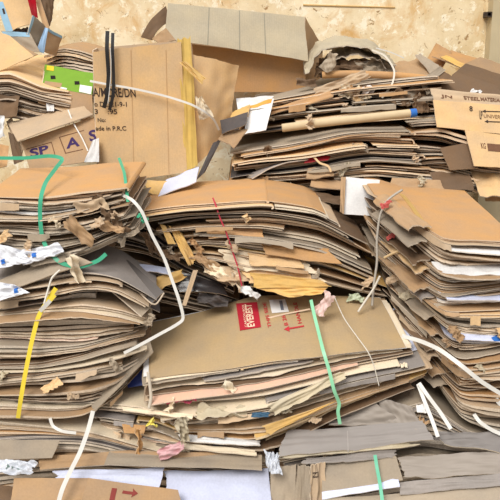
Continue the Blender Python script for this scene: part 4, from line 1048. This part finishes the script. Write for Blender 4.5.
# slumped sheets fanned out along the left side of the corner bale
fan = 'KGDMKSGKDTKGNKM'
names = ['topmost', 'second', 'third', 'fourth', 'fifth', 'sixth', 'seventh', 'eighth', 'ninth', 'tenth', 'eleventh', 'twelfth', 'thirteenth', 'lowest']
fr = random.Random(3)
for i in range(12):
    y = 203 + i * 13.5 + fr.uniform(-3, 3); x = 371 + i * 2.2 + fr.uniform(-4, 5); w_ = fr.uniform(12, 22)
    cs = [(x, y, .54 - i * .022), (x + w_, y - 7, .58 - i * .022), (x + w_ + 48, y + 27 + i * .8, .07), (x + 42 - fr.uniform(0, 8), y + 33 + i * .8, .06)]
    nm_ = names[i] if i < 11 else 'lowest'
    panel('cardboard_sheet', f"{PAL[fan[i]][1]} sheet slumped out of the corner bale's left side, {nm_} of the fan", 'cardboard', cs, fan[i], seed=300 + i, warp=.006, bend=fr.uniform(.004, .02),
          torn=(.02, .05, .1, .12), group='sheets slumped out of the corner bale', th=.006)

panel('cardboard_sheet', 'dark grey-brown sheet slanting up along the end of the yellow-banded bale', 'cardboard', [(90,402,.02), (149,338,.14), (153,352,.11), (94,413,-.02)], 'G', seed=401, warp=.003)
panel('cardboard_sheet', 'dark sheet slanting up behind the yellow-banded bale end', 'cardboard', [(108,380,.06), (150,326,.2), (152,338,.18), (112,394,.05)], 'D', seed=402, warp=.004)
for i_, (cs, k, lab) in enumerate((
        ([(212,248,.37), (304,256,.37), (330,276,.31), (232,272,.31)], 'C', 'cream torn sheet fanned out low on the red-string bale, upper one'),
        ([(226,262,.34), (312,270,.34), (330,284,.30), (246,286,.29)], 'M', 'light tan torn sheet fanned out low on the red-string bale, middle one'),
        ([(196,262,.36), (250,268,.36), (262,284,.30), (214,282,.30)], 'T', 'tan torn sheet fanned out low on the red-string bale, left one'))):
    panel('cardboard_sheet', lab, 'cardboard', cs, k, seed=410 + i_, warp=.010, torn=(.05, .15, .25, .15), rough=22)

# small torn bits caught in the fronts of the bales
rs = random.Random(77)
for bale, ph, n_, tr in ((A, 'green-banded bale', 5, (.25, .95)), (B, 'yellow-banded bale', 5, (.1, .9)), (D, 'red-string bale', 5, (.2, .95)), (E, 'red-stamped bale', 5, (.15, .9)),
                     (G, 'right-hand corner bale', 6, (.15, .95)), (F, 'low stack', 3, (.2, .9)), (I1, 'lower back heap', 5, (.2, .9)), (I2, 'upper back heap', 4, (.1, .8)), (H2, 'bottom right bale', 3, (.02, .15))):
    us_ = [(k_ + .5) / n_ + rs.uniform(-.06, .06) for k_ in range(n_)]
    for k_, u_ in enumerate(us_):
        q = bale.S(np.array([u_]), np.array([-.045]), np.array([rs.uniform(*tr)]))[0]; px_ = proj(q)
        wh = 'leftmost' if k_ == 0 else 'rightmost' if k_ == n_ - 1 else ORD[k_] + ' from left'
        key = rs.choice('TCKGMZ')
        scrap(tuple(px_), rs.uniform(9, 24), rs.uniform(-70, 70), key, f"small torn {PAL[key][1]} scrap on the {ph} front, {wh}", q[1], .012, group=f'torn scraps in the {ph}', aspect=rs.uniform(.25, .6), seed=900 + k_ + int(px_[0]))

for i_, (cs, k, lab) in enumerate((
        ([(430,262,.04), (512,264,.05), (512,276,-.02), (443,275,-.02)], 'W', 'white board drooping out of the corner bale front, highest of the three white ones'),
        ([(436,291,.03), (512,293,.04), (512,301,-.02), (447,300,-.03)], 'L', 'bluish white board drooping from the corner bale just below the highest white board'),
        ([(446,324,.02), (512,330,.03), (512,343,-.03), (462,341,-.04)], 'L', 'bluish white board with a blue corner low on the corner bale front'),
        ([(432,303,.03), (512,308,.03), (512,320,-.03), (446,317,-.03)], 'G', 'grey-brown board drooping over the corner bale front between two bluish white boards'))):
    o, f_ = panel('cardboard_sheet', lab, 'cardboard', cs, k, seed=430 + i_, warp=.004, torn=(0, .02, .12, .04), rough=18, th=.006)
    if i_ == 2: patch('blue_print', f_, [(491,338), (502,335), (504,341), (494,341.5)], BLUED, o, .002)
for i_, (cs, k, lab) in enumerate((
        ([(258,238,.36), (330,249,.37), (346,266,.32), (264,255,.31)], 'O', 'orange-brown sheet fanned out on the red-string bale front, right one'),
        ([(204,228,.39), (262,226,.38), (266,238,.33), (208,238,.34)], 'O', 'orange-brown sheet fanned out on the red-string bale front, left one'),
        ([(246,252,.35), (300,258,.35), (308,270,.30), (250,266,.30)], 'M', 'light tan sheet fanned out below the right orange-brown sheet of the red-string bale'))):
    panel('cardboard_sheet', lab, 'cardboard', cs, k, seed=440 + i_, warp=.005, torn=(.03, .06, .12, .06), rough=18)
for i_, (cs, k, lab) in enumerate((
        ([(176,434,.0), (262,440,-.05), (262,447,-.09), (180,441,-.04)], 'W', 'white paper layer at the foot of the red-stamped bale, upper one'),
        ([(180,443,-.03), (258,450,-.07), (258,456,-.10), (184,449,-.07)], 'C', 'cream paper layer at the foot of the red-stamped bale, lower one'),
        ([(120,406,.02), (196,414,-.03), (194,419,-.06), (122,411,-.01)], 'C', 'cream board edge running across the top of the low stack'))):
    panel('paper_sheet' if i_ < 2 else 'cardboard_sheet', lab, 'paper' if i_ < 2 else 'cardboard', cs, k, seed=450 + i_, warp=.004, torn=(.03, .05, .2, .05), rough=20, th=.004)

# ======================================================================= light and camera
def setup():
    sc = bpy.context.scene
    w = bpy.data.worlds.new('open_sky'); sc.world = w; w.use_nodes = True
    nt = w.node_tree; bg = nt.nodes['Background']
    tc = nt.nodes.new('ShaderNodeTexCoord'); sp = nt.nodes.new('ShaderNodeSeparateXYZ'); rp = nt.nodes.new('ShaderNodeValToRGB')
    nt.links.new(tc.outputs['Generated'], sp.inputs[0]); nt.links.new(sp.outputs['Z'], rp.inputs[0]); nt.links.new(rp.outputs[0], bg.inputs['Color'])
    e = rp.color_ramp.elements; e[0].position = 0.0; e[0].color = (.30, .28, .26, 1); e[1].position = .75; e[1].color = (.97, .98, 1.0, 1)
    bg.inputs['Strength'].default_value = .85
    s = bpy.data.lights.new('sun', 'SUN'); s.energy = 2.3; s.angle = math.radians(30); s.color = (1, .96, .90)
    so = bpy.data.objects.new('sun', s); COL.objects.link(so)
    so.rotation_euler = (math.radians(42), 0, math.radians(-28))
    cd = bpy.data.cameras.new('camera'); co = bpy.data.objects.new('camera', cd); COL.objects.link(co)
    co.location = Vector(CAM); co.rotation_euler = (PI / 2 - PITCH, 0, 0)
    cd.sensor_fit = 'HORIZONTAL'; cd.sensor_width = 36; cd.lens = 36 * FPX / 500; cd.clip_start = .05
    sc.camera = co
    vs = sc.view_settings; vs.view_transform = 'Standard'; vs.look = 'None'; vs.gamma = 1; vs.exposure = .36; vs.use_curve_mapping = False
setup()
